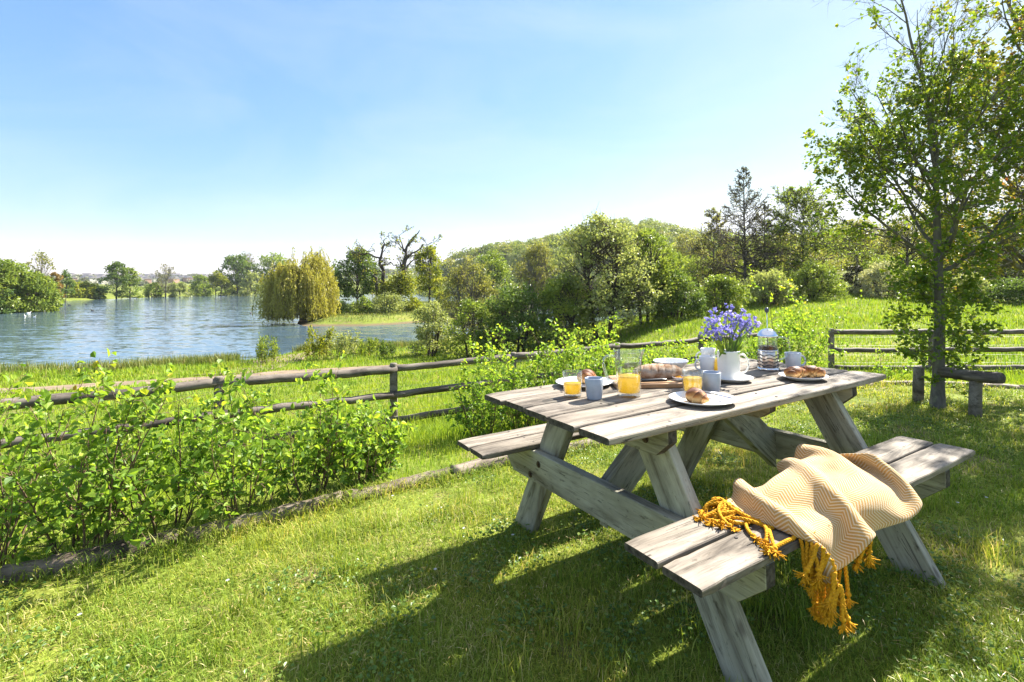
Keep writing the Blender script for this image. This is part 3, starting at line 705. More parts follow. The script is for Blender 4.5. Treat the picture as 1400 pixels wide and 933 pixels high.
# name, label, category, column, distance, top row, width px, leaf, bark, options
TREES = [
 # left promontory
 ('lakeside_bush', 'tall dense green bush mass at the left edge of the lake', 'bush', 2, 70, 357, 84, L_MID, BARK_DARK, dict(cb=.02, shape='dome', ncl=110, nl=60, lsize=.42, stems=4)),
 ('lakeside_bush', 'rounded green bush whose foot touches the water beside the left promontory tip', 'bush', 47, 72, 377, 58, L_MID, BARK_DARK, dict(cb=.02, shape='dome', ncl=80, nl=55, lsize=.4, stems=4)),
 ('lakeside_bush', 'low dark bush under the big left lakeside bush', 'bush', -28, 66, 372, 60, L_DARK, BARK_DARK, dict(cb=.02, shape='dome', ncl=70, nl=50, lsize=.4, stems=4)),
 ('sparse_tree', 'thin tree with see-through top rising behind the left lakeside bushes', 'tree', 57, 84, 345, 34, L_OLIVE, BARK_GREY, dict(cb=.35, ncl=42, nl=14, lsize=.36)),
 ('copper_shrub', 'orange tinged shrub beside the left lakeside bushes', 'shrub', 74, 86, 374, 22, mat_leaf('copper leaf', [(0, (.11, .10, .03)), (1, (.20, .14, .05))], .35), BARK_DARK, dict(cb=.05, ncl=30, nl=35, lsize=.36, stems=3)),
 ('slender_tree', 'narrow dark tree just right of the left lakeside bushes', 'tree', 89, 118, 372, 26, L_DARK, BARK_DARK, dict(cb=.1, shape='cone', ncl=36, nl=26, lsize=.5)),
 # far shore
 ('spreading_bush', 'wide yellow green bush on the far shore', 'bush', 114, 146, 388, 52, L_YEL, BARK_DARK, dict(cb=.02, shape='dome', ncl=60, nl=40, lsize=.7, stems=4)),
 ('small_bush', 'small dark round bush on the far shore between wide bush and alder', 'bush', 137, 145, 393, 13, L_DARK, BARK_DARK, dict(cb=.02, shape='dome', ncl=24, nl=30, lsize=.5, stems=3)),
 ('alder_tree', 'dark tiered alder alone on the far shore', 'tree', 159, 150, 359, 44, L_DARK, BARK_DARK, dict(cb=.15, shape='dome', ncl=60, nl=32, lsize=.6, flat=.45)),
 ('alder_tree', 'smaller pointed tree against the right side of the far shore alder', 'tree', 178, 152, 366, 30, L_MID, BARK_DARK, dict(cb=.08, shape='cone', ncl=46, nl=32, lsize=.6, flat=.5)),
 ('bare_tree', 'nearly leafless grey tree rising from far shore bushes', 'tree', 226, 175, 362, 30, L_BROWN, BARK_GREY, dict(cb=.2, ncl=60, nl=9, lsize=.55, twigs=4)),
 ('shore_bush', 'low olive bush left of the leafless far shore tree', 'bush', 209, 172, 389, 24, L_MID, BARK_DARK, dict(cb=.02, shape='dome', ncl=36, nl=34, lsize=.7, stems=3)),
 ('shore_bush', 'pale green bush right of the leafless far shore tree', 'bush', 246, 176, 386, 26, L_GREY, BARK_DARK, dict(cb=.02, shape='dome', ncl=36, nl=34, lsize=.7, stems=3)),
 ('shore_tree', 'low rounded green tree on far shore left of the dark crowns', 'tree', 274, 196, 377, 32, L_MID, BARK_DARK, dict(cb=.05, shape='dome', ncl=44, nl=36, lsize=.8, stems=2)),
 ('shore_tree', 'soft yellow green tree on far shore touching the dark crowns', 'tree', 298, 205, 372, 36, L_YEL, BARK_DARK, dict(cb=.05, shape='dome', ncl=44, nl=36, lsize=.85, stems=2)),
 ('shore_oak', 'large dark crowned oak on the far shore left of the willow', 'tree', 325, 214, 350, 48, L_DARK, BARK_DARK, dict(cb=.1, ncl=70, nl=46, lsize=.9)),
 ('bare_tree', 'small leafless crown poking out above the far shore oak', 'tree', 338, 232, 345, 26, L_BROWN, BARK_GREY, dict(cb=.4, ncl=46, nl=8, lsize=.6, twigs=4)),
 ('shore_oak', 'broad green oak on the far shore partly behind the willow', 'tree', 374, 222, 348, 62, L_MID, BARK_DARK, dict(cb=.1, ncl=80, nl=46, lsize=.9)),
 ('shore_tree', 'grey green tree standing in front of the far shore oaks', 'tree', 346, 200, 372, 34, L_GREY, BARK_DARK, dict(cb=.03, shape='dome', ncl=44, nl=40, lsize=.8, stems=2)),
 # the spit
 ('spit_tree', 'dark green low tree on the spit right of the willow', 'tree', 489, 62, 343, 66, L_DARK, BARK_DARK, dict(cb=.18, ncl=80, nl=48, lsize=.36)),
 ('spit_tree', 'upright yellow green young tree on the spit right of the dead oak', 'tree', 587, 68, 338, 46, L_YEL, BARK_DARK, dict(cb=.3, shape='round', ncl=70, nl=44, lsize=.34)),
 ('spit_shrub', 'dark shrub on the spit beneath the willow edge', 'shrub', 466, 55, 413, 34, L_DARK, BARK_DARK, dict(cb=.02, shape='dome', ncl=36, nl=40, lsize=.24, stems=4)),
 ('spit_shrub', 'tall nettle green shrub below the dark spit tree', 'shrub', 497, 54, 408, 34, L_MID, BARK_DARK, dict(cb=.02, shape='dome', ncl=36, nl=40, lsize=.22, stems=5)),
 ('spit_shrub', 'grey green clump of shrubs round the foot of the dead oak', 'shrub', 530, 56, 402, 54, L_GREY, BARK_DARK, dict(cb=.02, shape='dome', ncl=46, nl=44, lsize=.22, stems=5)),
 ('spit_shrub', 'light green low shrub between dead oak and yellow green tree', 'shrub', 563, 60, 408, 34, L_YEL, BARK_DARK, dict(cb=.02, shape='dome', ncl=36, nl=36, lsize=.24, stems=5)),
 ('spit_shrub', 'pale low shrub right of the yellow green tree trunk', 'shrub', 606, 64, 400, 40, L_YEL, BARK_DARK, dict(cb=.02, shape='dome', ncl=36, nl=36, lsize=.26, stems=5)),
 # bushes along the near bank
 ('bank_bush', 'small rounded grey green bush at the right end of the open water', 'bush', 590, 24, 414, 62, L_GREY, BARK_DARK, dict(cb=.0, shape='dome', ncl=70, nl=62, lsize=.12, stems=7)),
 ('bank_bush', 'tall pale twiggy bush behind the small grey green bush', 'bush', 640, 33, 352, 92, L_OLIVE, BARK_GREY, dict(cb=.08, shape='dome', ncl=120, nl=44, lsize=.15, stems=6, twigs=4, rcl=.11)),
 ('bank_bush', 'wide dark green bush hiding the lake behind the fence', 'bush', 705, 21.8, 390, 124, L_DARK, BARK_DARK, dict(cb=.0, shape='dome', ncl=120, nl=62, lsize=.13, stems=8, rcl=.11)),
 ('bank_bush', 'bright green bush in front of the wide dark bush', 'bush', 768, 22.5, 380, 104, L_MID, BARK_DARK, dict(cb=.0, shape='dome', ncl=110, nl=60, lsize=.13, stems=8, rcl=.11)),
 ('bank_bush', 'low yellow green bush between the small round bush and the dark bush', 'bush', 645, 22.8, 410, 76, L_MID, BARK_DARK, dict(cb=.0, shape='dome', ncl=70, nl=58, lsize=.12, stems=7)),
 ('olive_tree', 'brownish olive budding tree behind the bank bushes', 'tree', 735, 40, 335, 88, L_OLIVE, BARK_GREY, dict(cb=.12, shape='dome', ncl=130, nl=44, lsize=.17, stems=3, twigs=4, rcl=.1)),
 ('olive_tree', 'green rounded tree between pale twiggy bush and olive tree', 'tree', 672, 60, 344, 66, L_MID, BARK_DARK, dict(cb=.1, shape='dome', ncl=90, nl=44, lsize=.26, stems=2)),
 ('goat_willow', 'tall pale green willow with two leaning trunks on the near bank', 'tree', 825, 23.5, 297, 140, L_GREY, BARK_DARK, dict(cb=.08, shape='round', ncl=190, nl=46, lsize=.14, stems=2, rcl=.085, lean=-.02, twigs=3)),
 ('goat_willow', 'pale green willow with single trunk right of the two-trunk willow', 'tree', 882, 25, 316, 96, L_MID, BARK_DARK, dict(cb=.1, shape='round', ncl=140, nl=46, lsize=.14, stems=2, rcl=.09, lean=.02, twigs=3)),
 ('bank_bush', 'dark grey green bush right of the willow trunks', 'bush', 925, 24.8, 372, 78, L_DARK, BARK_DARK, dict(cb=.0, shape='dome', ncl=100, nl=60, lsize=.13, stems=8, rcl=.11)),
 ('bank_bush', 'mid green bush behind the bluebells', 'bush', 985, 26.5, 378, 76, L_MID, BARK_DARK, dict(cb=.0, shape='dome', ncl=90, nl=60, lsize=.13, stems=8, rcl=.11)),
 ('bank_tree', 'soft green tree in front of the wooded hill right of the willows', 'tree', 915, 46, 340, 70, L_MID, BARK_DARK, dict(cb=.1, shape='dome', ncl=100, nl=46, lsize=.2, stems=2)),
 ('wood_tree', 'hazy green tree filling the gap left of the slim alder', 'tree', 940, 52, 316, 60, L_OLIVE, BARK_GREY, dict(cb=.1, shape='dome', ncl=90, nl=40, lsize=.22, stems=2, twigs=3)),
 ('wood_tree', 'green tree closing the view behind both bare alders', 'tree', 1000, 60, 318, 90, L_MID, BARK_DARK, dict(cb=.1, shape='dome', ncl=110, nl=40, lsize=.25, stems=2, twigs=3)),
 ('wood_tree', 'soft yellow tree behind the leafy spreading alder', 'tree', 1070, 58, 318, 70, L_OLIVE, BARK_DARK, dict(cb=.1, shape='dome', ncl=100, nl=40, lsize=.25, stems=2, twigs=3)),
 ('wood_tree', 'pale young tree with thin pole trunk right of the leafy alder', 'tree', 1150, 46, 308, 60, L_YEL, BARK_GREY, dict(cb=.38, shape='round', ncl=80, nl=30, lsize=.18, tr=.09)),
 ('wood_tree', 'sparse young tree, second thin pole right of the leafy alder', 'tree', 1172, 47, 300, 50, L_OLIVE, BARK_GREY, dict(cb=.4, shape='round', ncl=80, nl=20, lsize=.18, tr=.09, twigs=3)),
 ('wood_tree', 'light green tree behind the silver shrub', 'tree', 1205, 52, 309, 66, L_YEL, BARK_GREY, dict(cb=.25, shape='round', ncl=100, nl=36, lsize=.2, tr=.1, twigs=3)),
 ('wood_tree', 'thin dark trunked tree just left of the near tree', 'tree', 1241, 40, 294, 60, L_OLIVE, BARK_DARK, dict(cb=.3, shape='round', ncl=100, nl=26, lsize=.15, tr=.13, twigs=3)),
 ('wood_tree', 'broad olive tree seen through the branches of the near tree', 'tree', 1300, 44, 285, 96, L_MID, BARK_DARK, dict(cb=.15, shape='dome', ncl=130, nl=40, lsize=.2, stems=2, twigs=3)),
 ('wood_tree', 'dark tree behind the right fence at the right edge', 'tree', 1375, 36, 290, 100, L_DARK, BARK_DARK, dict(cb=.12, shape='dome', ncl=130, nl=42, lsize=.17, stems=2)),
 ('wood_tree', 'yellowing tree at far right beyond the dark tree', 'tree', 1440, 42, 270, 110, L_YEL, BARK_DARK, dict(cb=.12, shape='dome', ncl=120, nl=42, lsize=.2, stems=2)),
 ('wood_tree', 'long pale wood edge tree behind the pole trunks', 'tree', 1125, 64, 322, 80, L_YEL, BARK_DARK, dict(cb=.05, shape='dome', ncl=110, nl=40, lsize=.26, stems=3)),
 ('wood_tree', 'hazy tree behind the light green tree and silver shrub', 'tree', 1235, 66, 318, 90, L_OLIVE, BARK_DARK, dict(cb=.05, shape='dome', ncl=110, nl=40, lsize=.26, stems=3)),
 # bushes along the top of the meadow
 ('meadow_bush', 'grey green bush behind the coffee press', 'bush', 1052, 29, 372, 84, L_GREY, BARK_DARK, dict(cb=.0, shape='dome', ncl=100, nl=56, lsize=.13, stems=8, rcl=.11)),
 ('meadow_bush', 'yellow green bush at the upper end of the meadow', 'bush', 1112, 30, 360, 74, L_MID, BARK_DARK, dict(cb=.0, shape='dome', ncl=100, nl=56, lsize=.13, stems=8, rcl=.11)),
 ('meadow_bush', 'small very dark bush beside the silver shrub', 'bush', 1168, 33, 364, 36, mat_leaf('blackthorn leaf', [(0, (.016, .022, .012)), (1, (.05, .055, .03))], .2), BARK_DARK, dict(cb=.0, shape='dome', ncl=60, nl=50, lsize=.12, stems=6)),
 ('silver_shrub', 'silvery leaved shrub at the top of the meadow', 'shrub', 1207, 31, 360, 72, L_SILV, BARK_DARK, dict(cb=.0, shape='dome', ncl=110, nl=56, lsize=.12, stems=7, rcl=.1)),
 ('meadow_bush', 'low green bush half hidden by the near tree trunk', 'bush', 1262, 29, 360, 70, L_MID, BARK_DARK, dict(cb=.0, shape='dome', ncl=100, nl=56, lsize=.13, stems=8, rcl=.11)),
 ('silver_shrub', 'grey leaved shrub right of the near tree trunk', 'shrub', 1322, 28, 378, 70, L_GREY, BARK_DARK, dict(cb=.0, shape='dome', ncl=100, nl=56, lsize=.12, stems=8, rcl=.11)),
 ('meadow_bush', 'dark green bush at right edge beyond the fence', 'bush', 1392, 26, 384, 92, L_DARK, BARK_DARK, dict(cb=.0, shape='dome', ncl=110, nl=56, lsize=.12, stems=8, rcl=.11)),
 # undergrowth closing the wood edge
 ('wood_bush', 'broad undergrowth bush between the bare alders', 'bush', 1030, 39, 356, 110, L_MID, BARK_DARK, dict(cb=.0, shape='dome', ncl=110, nl=46, lsize=.17, stems=7, rcl=.1)),
 ('wood_bush', 'olive undergrowth bush below the leafy spreading alder', 'bush', 1098, 42, 348, 110, L_OLIVE, BARK_DARK, dict(cb=.0, shape='dome', ncl=110, nl=46, lsize=.18, stems=7, rcl=.1)),
 ('wood_bush', 'undergrowth bush behind the slim alder left of the bare pair', 'bush', 962, 40, 352, 100, L_MID, BARK_DARK, dict(cb=.0, shape='dome', ncl=110, nl=46, lsize=.17, stems=7, rcl=.1)),
 ('wood_bush', 'pale undergrowth bush behind the pole trunks', 'bush', 1160, 52, 346, 100, L_YEL, BARK_DARK, dict(cb=.0, shape='dome', ncl=110, nl=46, lsize=.22, stems=7, rcl=.1)),
 ('wood_bush', 'undergrowth bush just left of the near tree trunk beyond the meadow', 'bush', 1238, 44, 348, 110, L_MID, BARK_DARK, dict(cb=.0, shape='dome', ncl=110, nl=46, lsize=.19, stems=7, rcl=.1)),
 ('wood_bush', 'undergrowth bush just right of the near tree trunk beyond the meadow', 'bush', 1330, 40, 350, 120, L_OLIVE, BARK_DARK, dict(cb=.0, shape='dome', ncl=110, nl=46, lsize=.18, stems=7, rcl=.1)),
 ('wood_bush', 'undergrowth bush in the far right corner beyond the fence', 'bush', 1420, 38, 352, 120, L_MID, BARK_DARK, dict(cb=.0, shape='dome', ncl=110, nl=46, lsize=.17, stems=7, rcl=.1)),
]
for q, (nm, lab, cat, px, Y, yt, wpx, lm, bk, kw) in enumerate(TREES):
    loc, H, W = by_px(px, Y, yt, wpx)
    shrubby = cat in ('bush', 'shrub')
    plant(nm, lab, cat, loc, H, W, lm, bk, 100 + q, part='foliage' if shrubby else 'crown', **kw)

def weeping_willow():
    rng = np.random.default_rng(21)
    Y = 50; x0 = (414 - 700) * Y / FPX; z0 = ZW + 0.5
    root = empty('weeping_willow', (x0, Y, z0), 0, 'golden green weeping willow trailing over the tip of the spit', 'tree')
    H = CAM_H - (351 - HOR) * Y / FPX - z0; W = 82 * Y / FPX
    tubes = [(bez(np.array([0, 0, -.3]), np.array([-.2, .1, H * .3]), np.array([.1, 0, H * .62]), 8), np.linspace(.34, .2, 8))]
    Ps, As, Rn = [], [], []
    crown = []
    for k in range(64):
        a = k * 2.4 + rng.normal(0, .3); rr = W / 2 * math.sqrt(rng.uniform(.05, 1)) * 1.02
        top = np.array([rr * math.cos(a) * .92 - .15, rr * math.sin(a) * .92, H * (rng.uniform(.86, 1.0) - .30 * (rr / (W / 2)) ** 2.5)])
        top[2] *= rng.uniform(.9, 1.02)
        if k < 5: top[2] = H * rng.uniform(1.0, 1.1); top[0] = abs(top[0]) * .5 + .5
        b = np.array([0, 0, H * rng.uniform(.35, .6)]); tubes.append((bez(b, (b + top) / 2 + np.array([0, 0, .9]), top, 7), np.linspace(.12, .03, 7))); crown.append(top)
    tone = rng.random(64)
    for k in range(950):
        ci = rng.integers(len(crown)); c = crown[ci] + rng.normal(0, .5, 3) * np.array([1, 1, .7])
        L = min(c[2] - rng.uniform(-.1, .9), rng.uniform(2.6, 7.0)); L = max(L, .6)
        if c[0] < -W * .3: L = max(.6, c[2] - rng.uniform(-.2, .5))
        n = 9; t = np.linspace(0, 1, n); out_ = unit(np.array([c[0], c[1], 0.0]) + rng.normal(0, .5, 3) * np.array([1, 1, 0])) * .5
        pts = c + np.outer(np.sin(t * 1.6) * .8, out_) + np.outer(-L * t ** 1.15, [0, 0, 1]) + np.cumsum(rng.normal(0, .025, (n, 3)), 0)
        tubes.append((pts, np.full(n, .008)))
        m = int(L * 15); u = rng.random(m) * (n - 1); i = u.astype(int); f = (u - i)[:, None]
        P = pts[i] * (1 - f) + pts[np.minimum(i + 1, n - 1)] * f
        Ps.append(P + rng.normal(0, .05, P.shape)); As.append(rng.normal(0, .45, P.shape) + np.array([0, 0, -1])); Rn.append(np.clip(tone[ci] * .45 + rng.random() * .25 + rng.random(m) * .35, 0, 1))
    tubes_mesh('trunk', tubes, mat_bark('willow bark', (.09, .075, .04), (.2, .17, .09), 5), root, 6)
    P = np.concatenate(Ps); A = np.concatenate(As); n = len(P)
    foliage('crown', P, A, rdir(rng, n), rng.uniform(.2, .36, n), rng.uniform(.06, .1, n), L_WILLOW, rng, root, np.concatenate(Rn), simple=True)
weeping_willow()

def grow(rng, p, d, L, r, lvl, S, tubes, anch, inh=None):
    """recursive branch; S gives per level (segments, wobble, uplift, children, angle, length ratio, first child)"""
    ns, wb, up, nch, ang, lr, t0 = S[lvl]
    P = [np.array(p, float)]; D = [np.array(d, float)]
    for i in range(ns):
        dd = D[-1] + rng.normal(0, wb, 3) + np.array([0, 0, up]); dd = dd / np.linalg.norm(dd)
        D.append(dd); P.append(P[-1] + dd * L / ns)
    P = np.array(P); D = np.array(D); rad = r * (1 - np.linspace(0, 1, ns + 1) * (0.72 if lvl < len(S) - 1 else .7)); tubes.append((P, rad))
    if lvl == len(S) - 1:
        anch.append((P, D)); return
    for k in range(nch):
        t = t0 + (1 - t0) * (k + rng.random()) / nch; u = t * ns; i = min(int(u), ns - 1); f = u - i
        q = P[i] * (1 - f) + P[i + 1] * f; dd = D[i + 1]
        ax = unit(np.cross(dd, rdir(rng, 1)[0])); a = R(ang) * rng.uniform(.65, 1.3)
        nd = dd * math.cos(a) + ax * math.sin(a)
        grow(rng, q, nd, L * lr * rng.uniform(.7, 1.25) * (1 - .35 * t), max(rad[i] * .55, .0018), lvl + 1, S, tubes, anch)
    anch.append((P[-3:], D[-3:]))

def along(rng, anch, per_m, jit):
    P, A = [], []
    for p, d in anch:
        L = np.linalg.norm(np.diff(p, axis=0), axis=1).sum(); m = rng.poisson(per_m * L + .3)
        if m == 0: continue
        u = rng.random(m) ** .8 * (len(p) - 1.001); i = u.astype(int); f = (u - i)[:, None]
        P.append(p[i] * (1 - f) + p[i + 1] * f + rng.normal(0, jit, (m, 3))); A.append(d[i])
    return np.concatenate(P), np.concatenate(A)

def dead_oak():
    rng = np.random.default_rng(8); Y = 60; x0 = (535 - 700) * Y / FPX; z0 = gz(x0, Y)
    root = empty('stag_headed_oak', (x0, Y, z0), 0, 'half dead oak with bare twisted upper limbs on the spit', 'tree')
    k = Y / FPX * 1.12; H = 9.0
    def limb(pts, ra, rb, depth):                       # sideways and upward steps of each bare limb
        p = np.array([((q[0] - 560) * .1714 * k, d, max((700 - q[1]) * .1714 * k, -.3)) for q, d in zip(pts, depth)])
        ra, rb = ra * .85, rb * .7; t = np.linspace(0, len(p) - 1, len(p) * 3); P = np.stack([np.interp(t, range(len(p)), p[:, m]) for m in range(3)], -1); P[1:-1] += rng.normal(0, .07, P[1:-1].shape)
        return P, np.linspace(ra, rb, len(P))
    tubes = [limb([(560, 720), (560, 640), (620, 560), (650, 400), (655, 280), (690, 190), (755, 115)], .62, .07, [0, 0, .1, .2, .3, .5, .6]),
             limb([(655, 320), (700, 290), (780, 240), (850, 205)], .17, .05, [.3, .1, -.2, -.3]), limb([(652, 270), (625, 200), (600, 145)], .14, .05, [.3, .5, .9]), limb([(648, 255), (610, 215), (560, 200)], .11, .04, [.3, 0, -.5]),
             limb([(660, 400), (700, 330), (730, 285)], .15, .05, [.2, .6, 1.0]),
             limb([(552, 690), (505, 560), (505, 420), (490, 330), (505, 240), (512, 185)], .42, .06, [0, -.1, -.3, -.4, -.3, -.2]), limb([(492, 330), (430, 295), (350, 292), (312, 262)], .16, .05, [-.4, -.6, -.7, -.5]), limb([(498, 380), (560, 350), (610, 380)], .13, .05, [-.3, -.6, -.8]),
             limb([(548, 690), (455, 560), (450, 465), (395, 415), (330, 365), (312, 265)], .34, .05, [0, .2, .4, .5, .6, .7])]
    anch = []; S = [(5, .3, .03, 4, 50, .55, .2), (4, .32, .0, 3, 50, .5, .2), (3, .3, .0, 0, 0, 0, 0)]
    for P, r in list(tubes):
        for i in range(5, len(P) - 1):
            if P[i][2] > 3.0 and rng.random() < .95:
                d = unit(np.array([rng.normal(), rng.normal() * .8, rng.uniform(-.2, .9)])); grow(rng, P[i], d, rng.uniform(.7, 1.9), max(.03, r[i] * .4), 0, S, tubes, anch)
    tubes = [(p, np.maximum(r, .022)) for p, r in tubes]
    tubes_mesh('trunk', tubes, BARK_DARK, root, 6)
    P, A = along(rng, anch, 1.6, .1); n = len(P)
    C = np.array([[1.2, -.3, 3.4], [-.6, .2, 3.0], [1.9, .1, 2.6], [.2, -.5, 2.5], [-1.2, 0, 2.4], [2.2, 0, 3.6], [1.5, -.2, 4.3], [.6, .3, 3.7]])
    i = rng.integers(0, len(C), 3400); Q = C[i] + rng.normal(0, .55, (3400, 3)); P = np.concatenate([P, Q]); A = np.concatenate([A, rdir(rng, 3400)]); n = len(P)
    foliage('crown', P, A + rng.normal(0, .6, A.shape), rdir(rng, n) + np.array([0, 0, .5]), .26 * rng.uniform(.6, 1.3, n), .17, L_YEL, rng, root, simple=True)
    Q = np.stack([.15 + rng.normal(0, .5, 1100), rng.normal(0, .5, 1100), rng.random(1100) * 2.4], -1)
    foliage('ivy', Q, rdir(rng, 1100), rdir(rng, 1100), .24, .2, L_DARK, rng, root, simple=True)
dead_oak()

def tiered_alder(label, px, Y, yt, wpx, seed, leafm, per_m, lsize, cb=.12, nb=70, bow=.05, power=.75, rmin=.014):
    """straight dark trunk with many thin near level branches, few or many leaves"""
    loc, H, W = by_px(px, Y, yt, wpx); rng = np.random.default_rng(seed)
    root = empty('alder_tree', loc, 0, label, 'tree'); tubes, anch = [], []
    P = np.stack([np.linspace(0, .012 * H * rng.normal(), 12), np.linspace(0, .01 * H * rng.normal(), 12), np.linspace(-.1, H, 12)], -1); P[1:-1, :2] += rng.normal(0, .012, (10, 2)); tubes.append((P, np.linspace(.014 * H, .015, 12)))
    S = [(5, .10, bow, 7, 42, .48, .15), (3, .14, .03, 4, 42, .5, .2), (3, .14, .0, 0, 0, 0, 0)]
    for k in range(nb):
        u = (k + rng.random()) / nb; h = (cb + (1 - cb) * u ** .9 * .98) * H; L = W / 2 * ((1 - u) ** power * 1.0 + .06) * rng.uniform(.6, 1.2)
        a = rng.random() * 6.283; grow(rng, (np.interp(h, P[:, 2], P[:, 0]), np.interp(h, P[:, 2], P[:, 1]), h), unit(np.array([math.cos(a), math.sin(a), rng.uniform(-.05, .5) + .5 * u])), L, max(.02, .006 * H * (1 - u)), 0, S, tubes, anch)
    tubes = [(p, np.maximum(r, rmin)) for p, r in tubes]
    tubes_mesh('trunk', tubes, BARK_DARK, root, 4)
    P, A = along(rng, anch, per_m, .05); n = len(P)
    foliage('crown', P, A + rng.normal(0, .7, A.shape), rng.normal(0, .5, (n, 3)) + np.array([0, 0, .8]), lsize * rng.uniform(.6, 1.3, n), lsize * .75, leafm, rng, root, simple=True)
tiered_alder('tall nearly bare alder with straight dark trunk', 1019, 35, 226, 92, 501, L_BROWN, 1.6, .10, nb=80)
tiered_alder('shorter thin alder right beside the tall bare alder', 1045, 37, 274, 64, 502, L_BROWN, 1.6, .10, nb=56)
tiered_alder('slim brown tinged alder left of the tall bare alder', 975, 38, 284, 84, 503, L_OLIVE, 4.2, .12, nb=64)
tiered_alder('leafy spreading alder with layered green branches', 1098, 36, 260, 124, 504, L_MID, 7.5, .15, cb=.16, nb=70, bow=.0, power=.45)

# wooded hill and the far ridge: woods that read as one mass
def wood(name, label, rng, pts, hh, ww, per, ls, m):
    n = len(pts); i = np.repeat(np.arange(n), per); N_ = len(i)
    d = rdir(rng, N_); d[:, 2] = np.abs(d[:, 2]) * 1.0 - .15
    rr = (rng.random(N_) ** .3)[:, None]
    P = pts[i] + d * rr * np.stack([ww[i] / 2, ww[i] / 2, hh[i] * .6], -1) + np.array([0, 0, 1.0]) * (hh[i] * .22)[:, None]
    rnd = np.clip(rng.random(n)[i] * .8 + rng.random(N_) * .25, 0, 1)
    NR = unit(d + rng.normal(0, .5, (N_, 3)) + np.array([0, 0, .4]))
    A = unit(np.cross(NR, rng.normal(size=(N_, 3))))
    V, F, k = leaves_arr(P, A, NR, ls * rng.uniform(.6, 1.3, N_), ls * .8 * rng.uniform(.7, 1.2, N_), rng, .15, True)
    return tag(np_mesh(name, V, F, m, attr=rnd), label, kind='stuff')
L_WOOD = mat_leaf('hill wood leaf', [(0, (.06, .10, .03)), (.4, (.11, .16, .042)), (.75, (.165, .21, .055)), (1, (.17, .17, .075))], .4, spec=.1)
L_RIDGE = mat_leaf('far ridge leaf', [(0, (.06, .085, .06)), (.5, (.085, .11, .075)), (1, (.13, .15, .10))], .2, spec=.1)
def woods():
    rng = np.random.default_rng(12)
    px = rng.uniform(585, 1230, 620); r = rng.uniform(190, 345, 620); x = (px - 700) / FPX; yy = r / np.hypot(x, 1); x = x * yy
    pts = np.stack([x, yy, ground_z(x, yy)], -1); s = rng.uniform(.75, 1.35, 620)
    wood('hillside_wood', 'mixed green wood covering the rounded hill behind the lake', rng, pts, 8.5 * s, 9 * s, 190, 1.15, L_WOOD)
    n = 520; px = rng.uniform(-60, 660, n); r = rng.uniform(560, 900, n); x = (px - 700) / FPX; yy = r / np.hypot(x, 1); x = x * yy
    k = rng.random(n) < .35 + .65 * (r > 760) ; x, yy = x[k], yy[k]; n = len(x); s = rng.uniform(.6, 1.3, n)
    wood('far_ridge_wood', 'bluish tree belts along the far ridge beyond the lake', rng, np.stack([x, yy, ground_z(x, yy)], -1), 8 * s, 13 * s, 60, 3.0, L_RIDGE)
    n = 150; px = rng.uniform(180, 600, n); r = rng.uniform(262, 330, n); x = (px - 700) / FPX; yy = r / np.hypot(x, 1); x = x * yy; s = rng.uniform(.5, 1.2, n)
    k = (px > 380) | (rng.random(n) < .4); x, yy, s = x[k], yy[k], s[k]
    wood('far_shore_hedgerow', 'hedgerows and scrub along the far shore fields', rng, np.stack([x, yy, ground_z(x, yy)], -1), 5 * s, 8 * s, 70, 1.3, L_WOOD)
woods()

def houses():
    rng = np.random.default_rng(5)
    wall = [mat_plain('pale house wall', (.62, .58, .52), .8, .2), mat_plain('brick house wall', (.36, .22, .17), .8, .2)]
    roofm = mat_plain('slate roof', (.16, .15, .16), .7, .3)
    protos = []
    for q in range(2):
        b = MB(); b.box((0, 0, 2.4), (9, 7, 4.8)); h = b.build('house', wall[q])
        rb = MB(); rb.add([(-4.9, -4, 4.7), (4.9, -4, 4.7), (4.9, 4, 4.7), (-4.9, 4, 4.7), (-4.6, 0, 7.3), (4.6, 0, 7.3)], [[0, 1, 5, 4], [2, 3, 4, 5], [1, 2, 5], [3, 0, 4], [3, 2, 1, 0]])
        rb.build('roof', roofm, h)
        tag(h, ['pale walled house with slate roof in the far ridge town', 'brick walled house with slate roof in the far ridge town'][q], 'house', 'houses of the far town'); protos.append(h)
    n = 0
    for k in range(64):
        px = rng.uniform(185, 430) if k > 10 else rng.uniform(95, 150); r = rng.uniform(600, 860)
        x = (px - 700) / FPX; yy = r / math.hypot(x, 1); x *= yy
        q = int(rng.random() < .45)
        o = protos[q] if k < 2 and not protos[k].get('_set') else None
        if k < 2: o = protos[k]
        else: o = copy_tree(protos[q])
        o.location = (x, yy, gz(x, yy) + (1.0)); o.rotation_euler.z = rng.uniform(-.6, .6)
houses()

